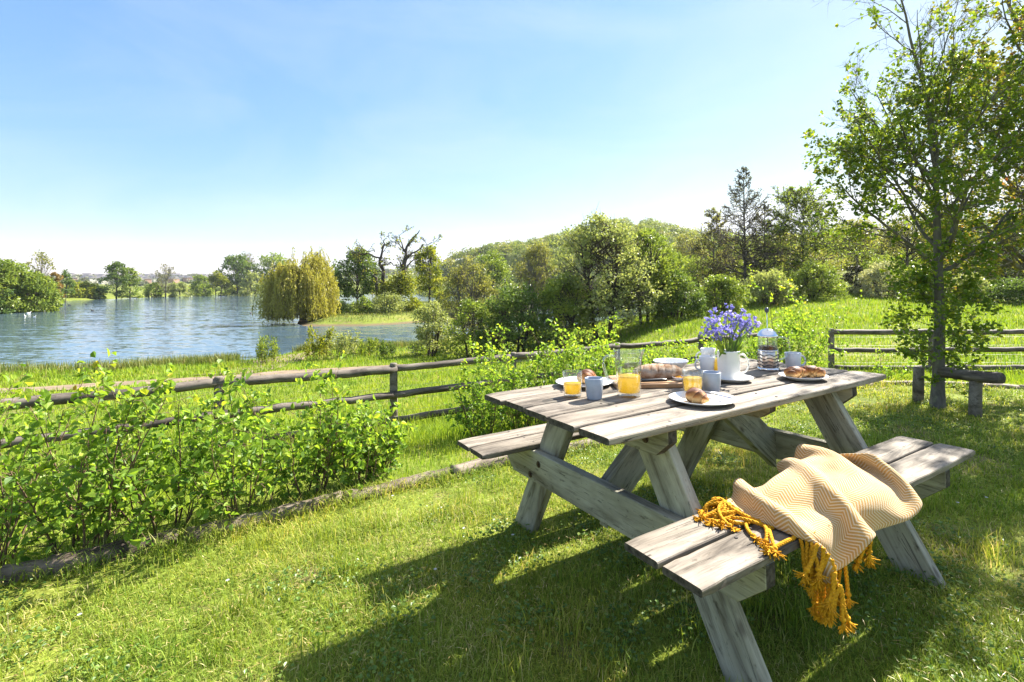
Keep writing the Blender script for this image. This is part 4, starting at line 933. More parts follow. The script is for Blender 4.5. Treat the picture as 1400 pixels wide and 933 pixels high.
# ------------------------------------------------------------------ near trees
def near_tree(name, label, loc, seed, H, r, lean, leafm, S, per_m, lsize, extra=None, bark=BARK_GREY, fork=.36):
    rng = np.random.default_rng(seed)
    root = empty(name, loc, 0, label, 'tree')
    tubes, anch = [], []
    d0 = unit(np.array([lean, 0.02, 1.0]))
    n = 12; pts = np.array([d0 * H * .62 * t for t in np.linspace(0, 1, n)]) + np.c_[0.018 * np.sin(np.linspace(0, 6, n)), 0.012 * np.cos(np.linspace(0, 5, n)), np.zeros(n)]
    rad = r * (1 - .62 * np.linspace(0, 1, n)); rad[0] *= 1.35; pts[0, 2] -= .1
    trunk = [(pts, rad)]
    for k, (t, az, ang, L) in enumerate(extra):
        i = min(int(t * (n - 1)), n - 2); q = pts[i] + (pts[i + 1] - pts[i]) * (t * (n - 1) - i)
        a = R(az); d = np.array([math.sin(R(ang)) * math.cos(a), math.sin(R(ang)) * math.sin(a), math.cos(R(ang))])
        grow(rng, q, d, L, max(rad[i] * .52, .008), 0, S, tubes, anch)
    grow(rng, pts[-1], d0, H * .42, rad[-1], 0, S, tubes, anch)
    big = [t for t in tubes if t[1].max() > .013]; small = [t for t in tubes if t[1].max() <= .013]
    tr = tubes_mesh('trunk', trunk, bark, root, 10)
    tubes_mesh('branches', big, bark, tr, 7); tubes_mesh('twigs', small, bark, tr, 4)
    P, A = along(rng, anch, per_m, .012); m = len(P)
    # leaves shading the table are thinned, so the crown's shape keeps it sunlit
    wx, wy, wz = loc[0] + P[:, 0], loc[1] + P[:, 1], loc[2] + P[:, 2]; s = (wz - .8) / SUN_DIR.z
    gx, gy = wx - SUN_DIR.x * s - .89, wy - SUN_DIR.y * s - 2.29; ca, sa = math.cos(.5367), math.sin(.5367)
    over = (np.abs(gx * ca + gy * sa) < 1.05) & (np.abs(gy * ca - gx * sa) < .62)
    k = ~over | (rng.random(m) < .22); P, A = P[k], A[k]; m = len(P)
    # leaves sit in little rosettes on short spurs
    k = 4; P = np.repeat(P, k, 0) + rng.normal(0, lsize * .45, (m * k, 3)); A = np.repeat(A, k, 0) * .35 + rng.normal(0, .75, (m * k, 3)); c = np.repeat(rng.random(m), k)
    return root, rng, P, A, c

S_TREE = [(8, .08, .05, 9, 44, .5, .16), (6, .13, .05, 6, 42, .52, .15), (5, .16, .03, 4, 45, .55, .15), (4, .16, .02, 0, 0, 0, 0)]
TX, TY = 4.15, 4.72; TZ = gz(TX, TY)
root, rng, P, A, c = near_tree('field_maple', 'near slender tree with leafy lower trunk beside the low log rail', (TX, TY, TZ), 40, 4.2, .054, .012, L_FIELD, S_TREE, 6.6, .034,
    [(.52, 170, 46, 1.25), (.56, 20, 40, 1.4), (.54, 255, 52, 1.0), (.6, 100, 48, 1.2), (.66, 190, 44, 1.35), (.7, 330, 44, 1.4), (.74, 140, 40, 1.3), (.8, 60, 38, 1.2), (.85, 185, 36, 1.25), (.9, 300, 36, 1.1), (.95, 20, 32, 1.1), (.5, 345, 60, 1.2), (.78, 210, 50, 1.1), (.88, 175, 20, 1.25), (.93, 260, 16, 1.2), (.82, 150, 24, 1.2), (.97, 190, 12, 1.1)])
n = len(P); foliage('crown', P, A, rng.normal(0, .6, (n, 3)) + np.array([0, 0, .8]), .036 * rng.uniform(.6, 1.35, n), .032 * rng.uniform(.7, 1.2, n), L_FIELD, rng, root, np.clip(c * .6 + rng.random(n) * .45, 0, 1))
# epicormic shoots on the lower trunk
tubes, anch = [], []
S_EPI = [(5, .14, .06, 6, 45, .5, .2), (4, .16, .03, 0, 0, 0, 0)]
for k in range(66):
    h = rng.uniform(.2, 1.6); a = rng.random() * 6.283
    grow(rng, (.012 * h + .05 * math.cos(a), .05 * math.sin(a), h), np.array([math.cos(a), math.sin(a), rng.uniform(-.1, .7)]), rng.uniform(.1, .5) * (1 - .25 * abs(h - .8)), .004, 0, S_EPI, tubes, anch)
tubes_mesh('shoots', tubes, BARK_GREY, root, 4)
P, A = along(rng, anch, 55, .02); n = len(P)
foliage('lower_foliage', P, A + rng.normal(0, .8, (n, 3)), rng.normal(0, .6, (n, 3)) + np.array([0, 0, .8]), .04 * rng.uniform(.6, 1.35, n), .034, L_FIELD, rng, root, np.clip(rng.beta(1.6, 2.0, n), 0, 1))

S_TREE2 = [(8, .09, .04, 9, 48, .52, .12), (6, .13, .03, 6, 45, .52, .12), (5, .16, .02, 4, 45, .55, .12), (4, .16, .0, 0, 0, 0, 0)]
X2, Y2 = 6.35, 5.6
root, rng, P, A, c = near_tree('hawthorn_tree', 'taller tree with rusty young leaves at the right edge of the photo', (X2, Y2, gz(X2, Y2)), 77, 5.2, .075, -.01, L_RUST, S_TREE2, 6, .038,
    [(.32, 185, 62, 1.5), (.4, 160, 55, 1.5), (.45, 230, 56, 1.6), (.5, 60, 50, 1.5), (.56, 175, 48, 1.8), (.6, 280, 50, 1.5), (.66, 205, 46, 1.8), (.72, 350, 44, 1.5), (.76, 150, 42, 1.6), (.84, 190, 40, 1.6), (.9, 250, 36, 1.4), (.95, 100, 34, 1.3), (.36, 330, 60, 1.4)])
n = len(P); foliage('crown', P, A, rng.normal(0, .6, (n, 3)) + np.array([0, 0, .8]), .038 * rng.uniform(.6, 1.35, n), .034 * rng.uniform(.7, 1.2, n), L_RUST, rng, root, np.clip(c * .65 + rng.random(n) * .42, 0, 1))

# ------------------------------------------------------------------ hedge shrubs
S_SHRUB = [(8, .07, .03, 10, 46, .36, .04), (4, .14, .05, 2, 42, .55, .15), (3, .15, .05, 0, 0, 0, 0)]
def shrub(name, label, x, y, H, W, seed, nst=10, leaf=.042, per=62, leafm=L_HEDGE, group=None, young=.3, sprig=False):
    rng = np.random.default_rng(seed)
    root = empty(name, (x, y, gz(x, y) - .02), 0, label, 'shrub', group)
    tubes, anch = [], []
    for s in range(nst):
        a = rng.random() * 6.283; rr = W * .22 * math.sqrt(rng.random()); sp = rng.uniform(.1, .62) * W / H
        grow(rng, (rr * math.cos(a), rr * math.sin(a), 0), unit(np.array([math.cos(a) * sp, math.sin(a) * sp, 1.0])), H * rng.uniform(.5, 1.12), rng.uniform(.004, .007), 0, S_SHRUB, tubes, anch)
    if sprig: grow(rng, (-.05, 0, 0), unit(np.array([-.06, .05, 1.0])), H * 1.04, .007, 0, S_SHRUB, tubes, anch)
    tubes_mesh('stems', tubes, TWIG, root, 5)
    P, A = along(rng, anch, per, .016); n = len(P)
    k = P[:, 2] > .03; P, A = P[k], A[k]; n = len(P)
    rnd = np.clip(rng.beta(2, 2.2, n) * .75 + young * smooth01(P[:, 2] / H, .55, 1.0) * rng.random(n), 0, 1)  # top leaves yellower: young tips, with sunlit tops put into the colour
    foliage('foliage', P, A * .5 + rng.normal(0, .75, (n, 3)), rng.normal(0, .55, (n, 3)) + np.array([0, 0, .85]), leaf * rng.uniform(.5, 1.3, n), leaf * .78 * rng.uniform(.7, 1.2, n), leafm, rng, root, rnd)
    return root

D_EDGE = unit(np.array([.837, .547])); N_EDGE = np.array([-.547, .837])
def by_edge(t, off): p = np.array([-2.32, 2.2]) + D_EDGE * t + N_EDGE * off; return float(p[0]), float(p[1])
HEDGE = [  # along the edging, offset beyond it, height, width, label
 (-.12, .24, .80, .6, 'hedge shrub cut off by the left edge of the photo'),
 (.25, .20, .82, .6, 'tallest hedge shrub at the left, one sprig standing up against the lake'),
 (.62, .22, .78, .6, 'dense hedge shrub just right of the tall sprig'),
 (1.0, .18, .74, .56, 'hedge shrub in front of the fence post nearest the left edge'),
 (1.34, .26, .70, .48, 'bushy hedge shrub right of the fence post nearest the left edge'),
 (1.64, .18, .56, .42, 'thinner hedge shrub near the right end of the left row'),
 (1.84, .30, .42, .34, 'last small hedge shrub at the right end of the left row'),
]
for q, (t, off, H, W, lab) in enumerate(HEDGE):
    x, y = by_edge(t, off); shrub('hedge_shrub', lab, x, y, H * 1.03, W * 1.1, 302 + q, nst=9, leaf=.043, per=34, sprig=(q == 1))
HEDGE2 = [ # column px, distance, top row, width
 (662, 4.75, 482, 110, 'yellow green hedge shrub left of the table top, nearest the fence gap'),
 (705, 4.9, 474, 104, 'hedge shrub behind the left corner of the table top'),
 (748, 5.1, 462, 104, 'tallest hedge shrub behind the juice glass'),
 (795, 5.5, 470, 104, 'hedge shrub behind the blue grey cup'),
 (842, 5.8, 462, 104, 'hedge shrub directly behind the glass jug'),
 (892, 6.2, 468, 104, 'low hedge shrub behind the bread loaf'),
 (940, 6.6, 470, 96, 'hedge shrub behind the grey mugs'),
 (985, 6.9, 478, 96, 'hedge shrub behind the white vase'),
]
for q, (px, Y, yt, wp, lab) in enumerate(HEDGE2):
    loc, H, W = by_px(px, Y, yt, wp); shrub('hedge_shrub', lab, loc[0], loc[1], H, W, 340 + q, nst=11, leaf=.038, per=44)
loc, H, W = by_px(1076, 7.0, 398, 92)
shrub('hawthorn_sapling', 'tall sapling with loose yellow green leaves behind the coffee press', loc[0], loc[1], H, W, 360, nst=13, leaf=.042, per=34, leafm=L_HEDGE, young=.5)
loc, H, W = by_px(1046, 6.8, 440, 70)
shrub('hawthorn_sapling', 'shorter sapling between vase and coffee press', loc[0], loc[1], H, W, 361, nst=9, leaf=.042, per=38)
loc, H, W = by_px(1215, 6.6, 484, 60)
shrub('hawthorn_sapling', 'small wispy sapling in front of the right fence left of the near tree', loc[0], loc[1], H, W, 362, nst=5, leaf=.04, per=34)

# tall weeds on the bank by the water
def weed(label, px, Y, yt, wp, seed, leafm, nst=16):
    loc, H, W = by_px(px, Y, yt, wp); rng = np.random.default_rng(seed)
    root = empty('bank_weed', loc, 0, label, 'plant'); tubes, anch = [], []
    for s in range(nst):
        a = rng.random() * 6.283; rr = W * .4 * math.sqrt(rng.random())
        grow(rng, (rr * math.cos(a), rr * math.sin(a), 0), unit(np.array([rng.normal(0, .12), rng.normal(0, .12), 1])), H * rng.uniform(.5, 1.05), .008, 0, [(6, .05, .03, 7, 40, .3, .15), (3, .1, .05, 0, 0, 0, 0)], tubes, anch)
    tubes_mesh('stems', tubes, TWIG, root, 4); P, A = along(rng, anch, 34, .03); n = len(P)
    foliage('leaves', P, A + rng.normal(0, .6, (n, 3)), rng.normal(0, .6, (n, 3)) + np.array([0, 0, .7]), .12 * rng.uniform(.6, 1.3, n), .055, leafm, rng, root, simple=True)
for q, a in enumerate([('clump of tall weeds at the water left of the earth beach', 363, 21.5, 462, 44, L_MID), ('feathery tall weed clump right of the earth beach', 434, 22.5, 448, 36, L_YEL), ('wide grey green weed clump on the near shore', 468, 23, 456, 50, L_GREY),
        ('low weed clump left of the small round bush', 505, 24, 462, 40, L_MID), ('small weed clump close beside the small round bush', 530, 24, 466, 26, L_DARK)]):
    weed(a[0], a[1], a[2], a[3], a[4], 400 + q, a[5])

# ------------------------------------------------------------------ fences
W_RAIL = mat_wood('weathered rail wood', (.19, .165, .14), (.11, .094, .08), (.045, .038, .03), False, .6, .5)
W_POST = mat_wood('weathered post wood', (.24, .215, .18), (.15, .13, .105), (.06, .05, .042), False, .6, .5)
WIRE = mat_plain('fence wire', (.16, .16, .15), .5, .5, .6)
def fence(name, label, idx, seed):
    rng = np.random.default_rng(seed); nodes = [(FENCE[i][0], FENCE[i][1], FGZ[i]) for i in idx]
    root = empty(name, nodes[len(nodes) // 2], 0, label, 'fence'); o3 = Vector(root.location)
    H = .92; mid = np.array(nodes[len(nodes) // 2])
    for x, y, z in nodes:
        b = MB(); hh = H + rng.uniform(-.01, .045); lx, ly = rng.normal(0, .008, 2)
        g = gz(x, y)
        b.tube([(0, 0, g - z - .25), (lx * .3, ly * .3, .2), (lx, ly, hh - .012), (lx, ly, hh)], [.056, .054, .05, .042], 10)
        p = b.build('post', W_POST, root); p.location = Vector((x, y, z)) - o3
    for i in range(len(nodes) - 1):
        a, c = np.array(nodes[i]), np.array(nodes[i + 1]); d = c - a; L = np.linalg.norm(d)
        nrm = np.array([d[1], -d[0], 0]) / L                                # rails nailed to the lawn side
        for k, hz in enumerate((.86, .53, .20)):
            n = 14; t = np.linspace(-.015, 1.015, n)
            pts = np.stack([t * L - L / 2, rng.normal(0, .004, n), rng.normal(0, .004, n) - .012 * np.sin(np.clip(t, 0, 1) * np.pi) * rng.random()], -1)
            r = rng.uniform(.052, .06) * (1 + .08 * (t - .5) * rng.choice([-1, 1])) * (1 + rng.normal(0, .018, n))
            b = MB(); b.tube(pts, r * (1 if k == 0 else .92), 12, squash=.88)
            p = b.build('rail', W_RAIL, root)
            m = (a + c) / 2 + np.array([0, 0, hz]) + nrm * (.0 if k == 0 else .07)
            ex = Vector(d).normalized(); ez = Vector((0, 0, 1)); ey = ez.cross(ex).normalized(); ez = ex.cross(ey)
            M = Matrix((ex, ey, ez)).transposed().to_4x4(); M.translation = Vector(m) - o3; p.matrix_local = M
    b = MB()
    for i in range(len(nodes) - 1):
        a, c = np.array(nodes[i]) - mid, np.array(nodes[i + 1]) - mid; d = c - a; L = np.linalg.norm(d); nrm = np.array([-d[1], d[0], 0]) / L * .055
        for hz in (.12, .27, .42, .6, .76): b.tube([a + nrm + (0, 0, hz), (a + c) / 2 + nrm + (0, 0, hz - .006), c + nrm + (0, 0, hz)], .0014, 3, cap=False)
        for q in range(1, 13): b.tube([a + d * q / 13 + nrm + (0, 0, .1), a + d * q / 13 + nrm + (0, 0, .77)], .001, 3, cap=False)
    b.build('wire_mesh', WIRE, root)
fence('post_and_rail_fence', 'long three rail wooden fence between hedge and lake', range(0, 10), 1)
fence('post_and_rail_fence', 'three rail wooden fence crossing behind the near tree at the right', range(10, 15), 2)

# timber edging of the lawn: each log its own
W_LOG = mat_wood('edging log wood', (.30, .25, .2), (.17, .135, .105), (.05, .04, .032), True, .8, .35)
def log_edge(label, a, b, r, seed, lift=.0):
    rng = np.random.default_rng(seed); a = np.array(a, float); b = np.array(b, float); d = b - a; L = np.linalg.norm(d); n = 16
    t = np.linspace(0, 1, n); xy = a + np.outer(t, d)
    z = ground_z(xy[:, 0], xy[:, 1]); m = (a + b) / 2; mz = gz(*m)
    pts = np.stack([(t - .5) * L, .012 * np.sin(t * 5 + seed) + rng.normal(0, .003, n), z - mz + .022 + lift + rng.normal(0, .003, n)], -1)
    q = MB(); q.tube(pts, r * (1 + .05 * np.sin(t * 7 + seed * 2) + rng.normal(0, .02, n)), 14, squash=.85)
    o = q.build('edging_log', W_LOG); o.location = (m[0], m[1], mz); o.rotation_euler.z = math.atan2(d[1], d[0])
    tag(o, label, 'log', 'timber edging of the lawn')
def lerp2(a, b, t): return (a[0] + (b[0] - a[0]) * t, a[1] + (b[1] - a[1]) * t)
e = EDGE
log_edge('dark edging log under the hedge at the left edge', lerp2(e[0], e[1], .72), lerp2(e[1], e[2], -.02), .058, 1)
log_edge('dark edging log under the hedge, right of the one at the left edge', lerp2(e[1], e[2], .0), lerp2(e[1], e[2], .97), .06, 2, -.005)
log_edge('brown edging log half sunk in grass where the left hedge row ends', lerp2(e[2], e[3], .02), lerp2(e[2], e[3], 1.0), .058, 3, -.012)
log_edge('pale grey edging log in full sun running towards the far bench', lerp2(e[3], e[4], .0), lerp2(e[3], e[4], .62), .056, 4, -.012)
log_edge('dark topped edging log ending under the far bench', lerp2(e[3], e[4], .63), lerp2(e[4], e[5], .12), .066, 5, .0)
log_edge('edging log hidden behind the picnic table legs', lerp2(e[4], e[5], .13), lerp2(e[4], e[5], .98), .056, 6, -.01)
log_edge('edging log behind the far end of the table', lerp2(e[5], e[6], .0), lerp2(e[5], e[6], .97), .056, 7, -.01)
log_edge('thin pale edging log on the grass behind the near tree', lerp2(e[6], e[7], .0), lerp2(e[6], e[7], 1.0), .05, 8, -.015)
log_edge('thin pale edging log at the right edge of the photo', lerp2(e[7], e[8], .0), lerp2(e[7], e[8], .7), .05, 9, -.015)

# low log rail by the near tree
def knee_rail():
    a = at(1255, 553, 4.95); c = at(1333, 572, 4.42)
    ax, ay, cx, cy = a[0], a[1], c[0], c[1]; az, cz = gz(ax, ay), gz(cx, cy)
    root = empty('knee_rail', (cx, cy, cz), 0, 'short round log rail and two stub posts beside the near tree', 'rail')
    d = np.array([cx - ax, cy - ay, 0]); L = np.linalg.norm(d); d /= L
    tops = []
    for (x, y, z, h) in ((ax, ay, az, .36), (cx, cy, cz, .40)):
        b = MB(); b.tube([(0, 0, -.2), (.004, 0, h * .5), (.01, 0, h - .01), (.01, 0, h)], [.05, .048, .046, .04], 12); p = b.build('post', W_POST, root); p.location = (x - cx, y - cy, z - cz)
        tops.append(np.array([x - cx, y - cy, z - cz + h]))
    v = tops[1] - tops[0]; Lv = np.linalg.norm(v); q = np.linspace(Lv * .36, Lv + .17, 10)
    b = MB(); b.tube(np.stack([q, np.zeros(10), .006 * np.sin(q * 9)], -1), [.046, .052, .051, .052, .051, .053, .052, .053, .053, .05], 14)
    p = b.build('log', W_RAIL, root); ex = Vector(v).normalized(); ey = Vector((0, 0, 1)).cross(ex).normalized(); ez = ex.cross(ey)
    M = Matrix((ex, ey, ez)).transposed().to_4x4(); M.translation = Vector(tops[0]) + Vector((.0, -.045, -.03)); p.matrix_local = M
knee_rail()

# water birds
M_WHITE = mat_plain('white feather', (.8, .8, .78), .7, .2); M_DKF = mat_plain('dark feather', (.05, .045, .04), .7, .2); M_BILL = mat_plain('bill', (.5, .25, .05), .5, .3)
def bird(label, px, py, s, m, seed, grp):
    x, y = at_level(px, py); rng = random.Random(seed)
    root = empty('water_bird', (x, y, ZW), rng.uniform(0, 6.28), label, 'bird', grp)
    b = MB(); n = 9; t = np.linspace(0, 1, n)
    b.tube(np.stack([(t - .5) * .5 * s, 0 * t, .05 * s + .05 * s * t ** 3 - .04 * s * np.sin(t * 3.14)], -1)[::-1], np.array([.015, .06, .09, .105, .11, .1, .085, .055, .01])[::-1] * s, 10)
    b.tube(np.array([(.17, 0, .06), (.23, 0, .14), (.235, 0, .22), (.27, 0, .265), (.31, 0, .255)]) * s, np.array([.05, .035, .032, .042, .02]) * s, 8)
    b.build('body', m, root); q = MB(); q.tube(np.array([(.31, 0, .255), (.38, 0, .245)]) * s, np.array([.018, .006]) * s, 6); q.build('bill', M_BILL, root)
for q, (px, py) in enumerate([(34, 432.5), (39, 428.5), (47, 434)]): bird(['white water bird left of three near the left bushes', 'white water bird closest to the left bushes', 'white water bird right of three near the left bushes'][q], px, py, 0.9, M_WHITE, q, 'white birds on the lake')
for q, (px, py, lab) in enumerate([(95, 417.5, 'dark duck on the lake nearest the left promontory'), (118, 417, 'dark duck on the lake right of the one by the promontory'), (126.5, 425.5, 'single dark duck swimming closest of the three left ones'), (343, 428.5, 'lone dark duck left of the weeping willow'), (80, 421, 'dark duck close under the left bushes')]):
    bird(lab, px, py, 1.1, M_DKF, 10 + q, 'dark ducks on the lake')
x, y = at_level(430, 441.5); bird('pale goose standing at the sandy tip of the spit', 430, 442, 1.2, mat_plain('goose feather', (.42, .42, .42), .7, .2), 31, None)

# ------------------------------------------------------------------ picnic table
TTX, TTY, TTH = 0.8906, 2.2873, 0.5367
HT, HB, TL, TW = 0.7855, 0.4955, 1.8107, 0.8158
_ex = Vector((math.cos(TTH), math.sin(TTH), 0.0244 * math.cos(TTH) - 0.0082 * math.sin(TTH))).normalized()
_ey = Vector((-math.sin(TTH), math.cos(TTH), -0.0244 * math.sin(TTH) - 0.0082 * math.cos(TTH))).normalized()
_ez = _ex.cross(_ey).normalized(); _ey = _ez.cross(_ex)
MT = Matrix((_ex, _ey, _ez)).transposed().to_4x4(); MT.translation = (TTX, TTY, 0)

W_TOP = mat_wood('weathered table board', (.31, .272, .228), (.20, .172, .14), (.06, .048, .037), True, .9)
W_BENCH = mat_wood('weathered bench board', (.30, .265, .222), (.195, .17, .138), (.062, .05, .039), True, .95)
W_LEG = mat_wood('pale treated timber', (.40, .39, .31), (.31, .30, .235), (.17, .15, .11), True, .6, .6)
W_END = mat_plain('dark end grain', (.085, .075, .062), .9, .15, var=.35, vscale=60, bump=.4)
M_BOLT = mat_plain('rusty bolt', (.09, .06, .045), .6, .4, .6, var=.3, vscale=200)

table = empty('picnic_table', (0, 0, 0), 0, 'weathered wooden picnic table with attached benches on the lawn', 'picnic table')
table.matrix_world = MT

def prism(name, outline, th, M, mats, parent, bev=.004, ends=()):
    """outline in local x,z pushed along local y; edges listed in ends get the second material"""
    b = MB(); n = len(outline)
    vs = [(x, -th / 2, z) for x, z in outline] + [(x, th / 2, z) for x, z in outline]
    b.add(vs, [list(range(n))]); b.f.append(list(range(n, 2 * n))[::-1]); b.m.append(0); b.sm.append(False)
    for i in range(n):
        j = (i + 1) % n; b.f.append([i, i + n, j + n, j][::-1] if False else [j, j + n, i + n, i]); b.m.append(1 if i in ends else 0); b.sm.append(False)
    o = b.build(name, mats, parent, bevel=bev)
    o.data.flip_normals() if False else None
    o.matrix_local = M
    bm = bmesh.new(); bm.from_mesh(o.data); bmesh.ops.recalc_face_normals(bm, faces=bm.faces); bm.to_mesh(o.data); bm.free()
    return o

def plank(name, L, wd, th, loc, mats, seed, rz=0.0):
    """board along x with worn rounded edges, slight wander and dark ends"""
    rng = np.random.default_rng(seed); n = 40; r = .0045
    t = np.linspace(-L / 2, L / 2, n); t[0] -= rng.uniform(0, .006); t[-1] += rng.uniform(0, .006)
    hy, hz = wd / 2, th / 2
    prof = [(-hy + r, -hz), (hy - r, -hz), (hy, -hz + r), (hy, hz - r * 1.2), (hy - r * .5, hz - r * .35), (hy - r * 1.6, hz), (0, hz + .0006), (-hy + r * 1.6, hz), (-hy + r * .5, hz - r * .35), (-hy, hz - r * 1.2), (-hy, -hz + r)]
    k = len(prof); V = []
    e0 = np.cumsum(rng.normal(0, .0005, n)); e1 = np.cumsum(rng.normal(0, .0005, n)); zz = .0012 * np.sin(np.linspace(0, 5, n) + seed)
    e0 -= np.linspace(e0[0], e0[-1], n); e1 -= np.linspace(e1[0], e1[-1], n)
    nick = np.where(rng.random(n) < .08, rng.uniform(.001, .004, n), 0)
    for i in range(n):
        s = .0025 if i in (0, n - 1) else 0
        for y, z in prof:
            yy = y + (e0[i] if y > 0 else e1[i] if y < 0 else 0)
            if z > hz - .006 and abs(y) > hy - .01: yy -= math.copysign(nick[i], y)
            V.append((t[i], yy - math.copysign(s, y), z + zz[i] - (s if z > 0 else -s)))
    b = MB(); F = [[i * k + q, i * k + (q + 1) % k, (i + 1) * k + (q + 1) % k, (i + 1) * k + q] for i in range(n - 1) for q in range(k)]
    b.add(V, [f[::-1] for f in F], 0, False)
    b.f += [list(range(k)), [(n - 1) * k + q for q in range(k)][::-1]]; b.m += [1, 1]; b.sm += [False, False]
    o = b.build(name, mats, table); o.location = loc; o.rotation_euler.z = rz
    bm = bmesh.new(); bm.from_mesh(o.data); bmesh.ops.recalc_face_normals(bm, faces=bm.faces); bm.to_mesh(o.data); bm.free()
    return o

PT = .027
gaps = [.003, .016, .016, .016]; pw = (TW - sum(gaps)) / 5; y = TW / 2
for i in range(5):
    plank('table_plank', TL + (.004, -.006, .003, .0, .005)[i], pw, PT, ((-.004, .003, 0, -.002, .002)[i], y - pw / 2, HT - PT / 2), [W_TOP, W_END], 10 + i)
    y -= pw + (gaps[i] if i < 4 else 0)
BW = (.2771 - .011) / 2
for i, yc in enumerate((.4556 + BW / 2, .7327 - BW / 2, -.4556 - BW / 2, -.7327 + BW / 2)):
    plank('bench_plank', TL + (.0, .004, -.004, .003)[i], BW, PT, ((0, .002, -.003, .002)[i], yc, HB - PT / 2), [W_BENCH, W_END], 20 + i)

def screws():
    m = mat_plain('dark screw head', (.035, .03, .028), .6, .3, .3, var=.3, vscale=300); rng = np.random.default_rng(6)
    ys = []; y = TW / 2
    for i in range(5): ys.append((y - pw / 2, pw, HT, i)); y -= pw + (gaps[i] if i < 4 else 0)
    for i, yc in enumerate((.4556 + BW / 2, .7327 - BW / 2, -.4556 - BW / 2, -.7327 + BW / 2)): ys.append((yc, BW, HB, i + 9))
    for yc, wd, z, q in ys:
        for x in (-.6175, .02, .6175):
            if z == HB and x == .02: continue
            for s in (-1, 1):
                b = MB(); c = np.array([x + rng.normal(0, .006), yc + s * wd * .29 + rng.normal(0, .004), z + .0008]); b.tube([c - (0, 0, .004), c + (0, 0, .0007)], [.0052, .0052], 10, smooth=False); b.build('screw_head', m, table)
screws()

def mat3(ex, ey, ez, p):
    M = Matrix((Vector(ex), Vector(ey), Vector(ez))).transposed().to_4x4(); M.translation = Vector(p); return M
def bolt(p, ax):
    b = MB(); ax = Vector(ax).normalized(); q = Vector(p)
    b.tube([q - ax * .002, q + ax * .0015], [.016, .016], 16, smooth=False); b.tube([q + ax * .001, q + ax * .007, q + ax * .008], [.0095, .0095, .006], 6, smooth=False)
    return b.build('bolt', M_BOLT, table)
for sx in (-1, 1):
    xo = sx * .6175          # beam plane; legs sit on the inner side of it
    xl = sx * .5715
    for sy in (-1, 1):
        u = Vector((0, -sy * .55, 1)).normalized(); exx = Vector((1, 0, 0)); lz = u.cross(exx)
        yc = lambda z: sy * (.643 - .55 * z)
        z0, z1 = -.06, HT - PT - .001
        cz = (z0 + z1) / 2; c = Vector((xl, yc(cz), cz)); hw = .0825
        pts3 = [Vector((xl, yc(z0) - hw, z0)), Vector((xl, yc(z0) + hw, z0)), Vector((xl, yc(z1) + hw, z1)), Vector((xl, yc(z1) - hw, z1))]
        prism('leg', [((p - c).dot(u), (p - c).dot(lz)) for p in pts3], .045, mat3(u, exx, lz, c), [W_LEG, W_END], table, .004)
    def cross(name, half, z0, z1, ch, xx):
        o = [(-half, z1), (half, z1), (half, z1 - (z1 - z0) * .45), (half - ch, z0), (-half + ch, z0), (-half, z1 - (z1 - z0) * .45)]
        zc = (z0 + z1) / 2
        prism(name, [(p[0], p[1] - zc) for p in o], .045, mat3((0, 1, 0), (-1, 0, 0), (0, 0, 1), (xx, 0, zc)), [W_LEG, W_END], table, .004, (1, 2, 4, 5))
    cross('bench_beam', .728, .318, HB - PT - .001, .09, xo)
    cross('top_cleat', .395, HT - PT - .098, HT - PT - .001, .06, xo)
    for yy, zz in ((.40, .415), (.475, .345), (-.40, .415), (-.475, .345), (.29, .71), (-.29, .71)): bolt((xo + sx * .0225, yy, zz), (sx, 0, 0))
    # slanting brace from the beam's middle to the underside of the top
    p0 = Vector((sx * .594, 0, .36)); p1 = Vector((sx * .10, 0, HT - PT - .001)); u = (p1 - p0).normalized(); eyy = Vector((0, 1, 0)); lz = u.cross(eyy) 
    n_ = Vector((-u.z, 0, u.x)) * .07
    xa = sx * .5945
    def on(p, ax, val):
        t = (val - p[ax]) / u[ax]; return p + u * t
    top = HT - PT - .001
    A_, B_ = on(p0 + n_, 0, xa), on(p0 - n_, 0, xa); C_, D_ = on(p0 - n_, 2, top), on(p0 + n_, 2, top)
    c = (p0 + p1) / 2
    lz = u.cross(eyy); prism('brace', [((p - c).dot(u), (p - c).dot(lz)) for p in (A_, B_, C_, D_)], .045, mat3(u, eyy, lz, c), [W_LEG, W_END], table, .004)
o = prism('centre_cleat', [(-.36, .035), (.36, .035), (.36, 0), (.31, -.035), (-.31, -.035), (-.36, 0)], .045, mat3((0, 1, 0), (-1, 0, 0), (0, 0, 1), (.02, 0, HT - PT - .037)), [W_LEG, W_END], table, .004, (1, 2, 4, 5))

# ------------------------------------------------------------------ things on the table
def on_table(name, x, y, label, cat, yaw=0.0, group=None, h=HT, local=False, dz=0.0):
    o = empty(name, (0, 0, 0), 0, label, cat, group)
    o.matrix_world = MT @ Matrix.Translation((x, y, h + .001 + dz)) @ Matrix.Rotation(yaw if local else R(yaw) - TTH, 4, 'Z')
    return o
GLASS = mat_glass('clear glass', base=.075); GLASS_D = mat_glass('thick clear glass', (.93, .96, .95), .05, .24)
JUICE = mat_juice('orange juice', (1.0, .76, .13)); WHITE = mat_plain('white glazed china', (.78, .77, .75), .18, .5, var=.02)
PALE = mat_plain('pale grey glazed china', (.60, .61, .64), .25, .5, var=.03); BLUEG = mat_plain('blue grey glazed china', (.33, .37, .44), .28, .5, var=.05)
STEEL = mat_plain('polished steel', (.75, .76, .78), .14, .5, 1.0, var=.02); BLACKP = mat_plain('black plastic', (.018, .018, .02), .4, .4)

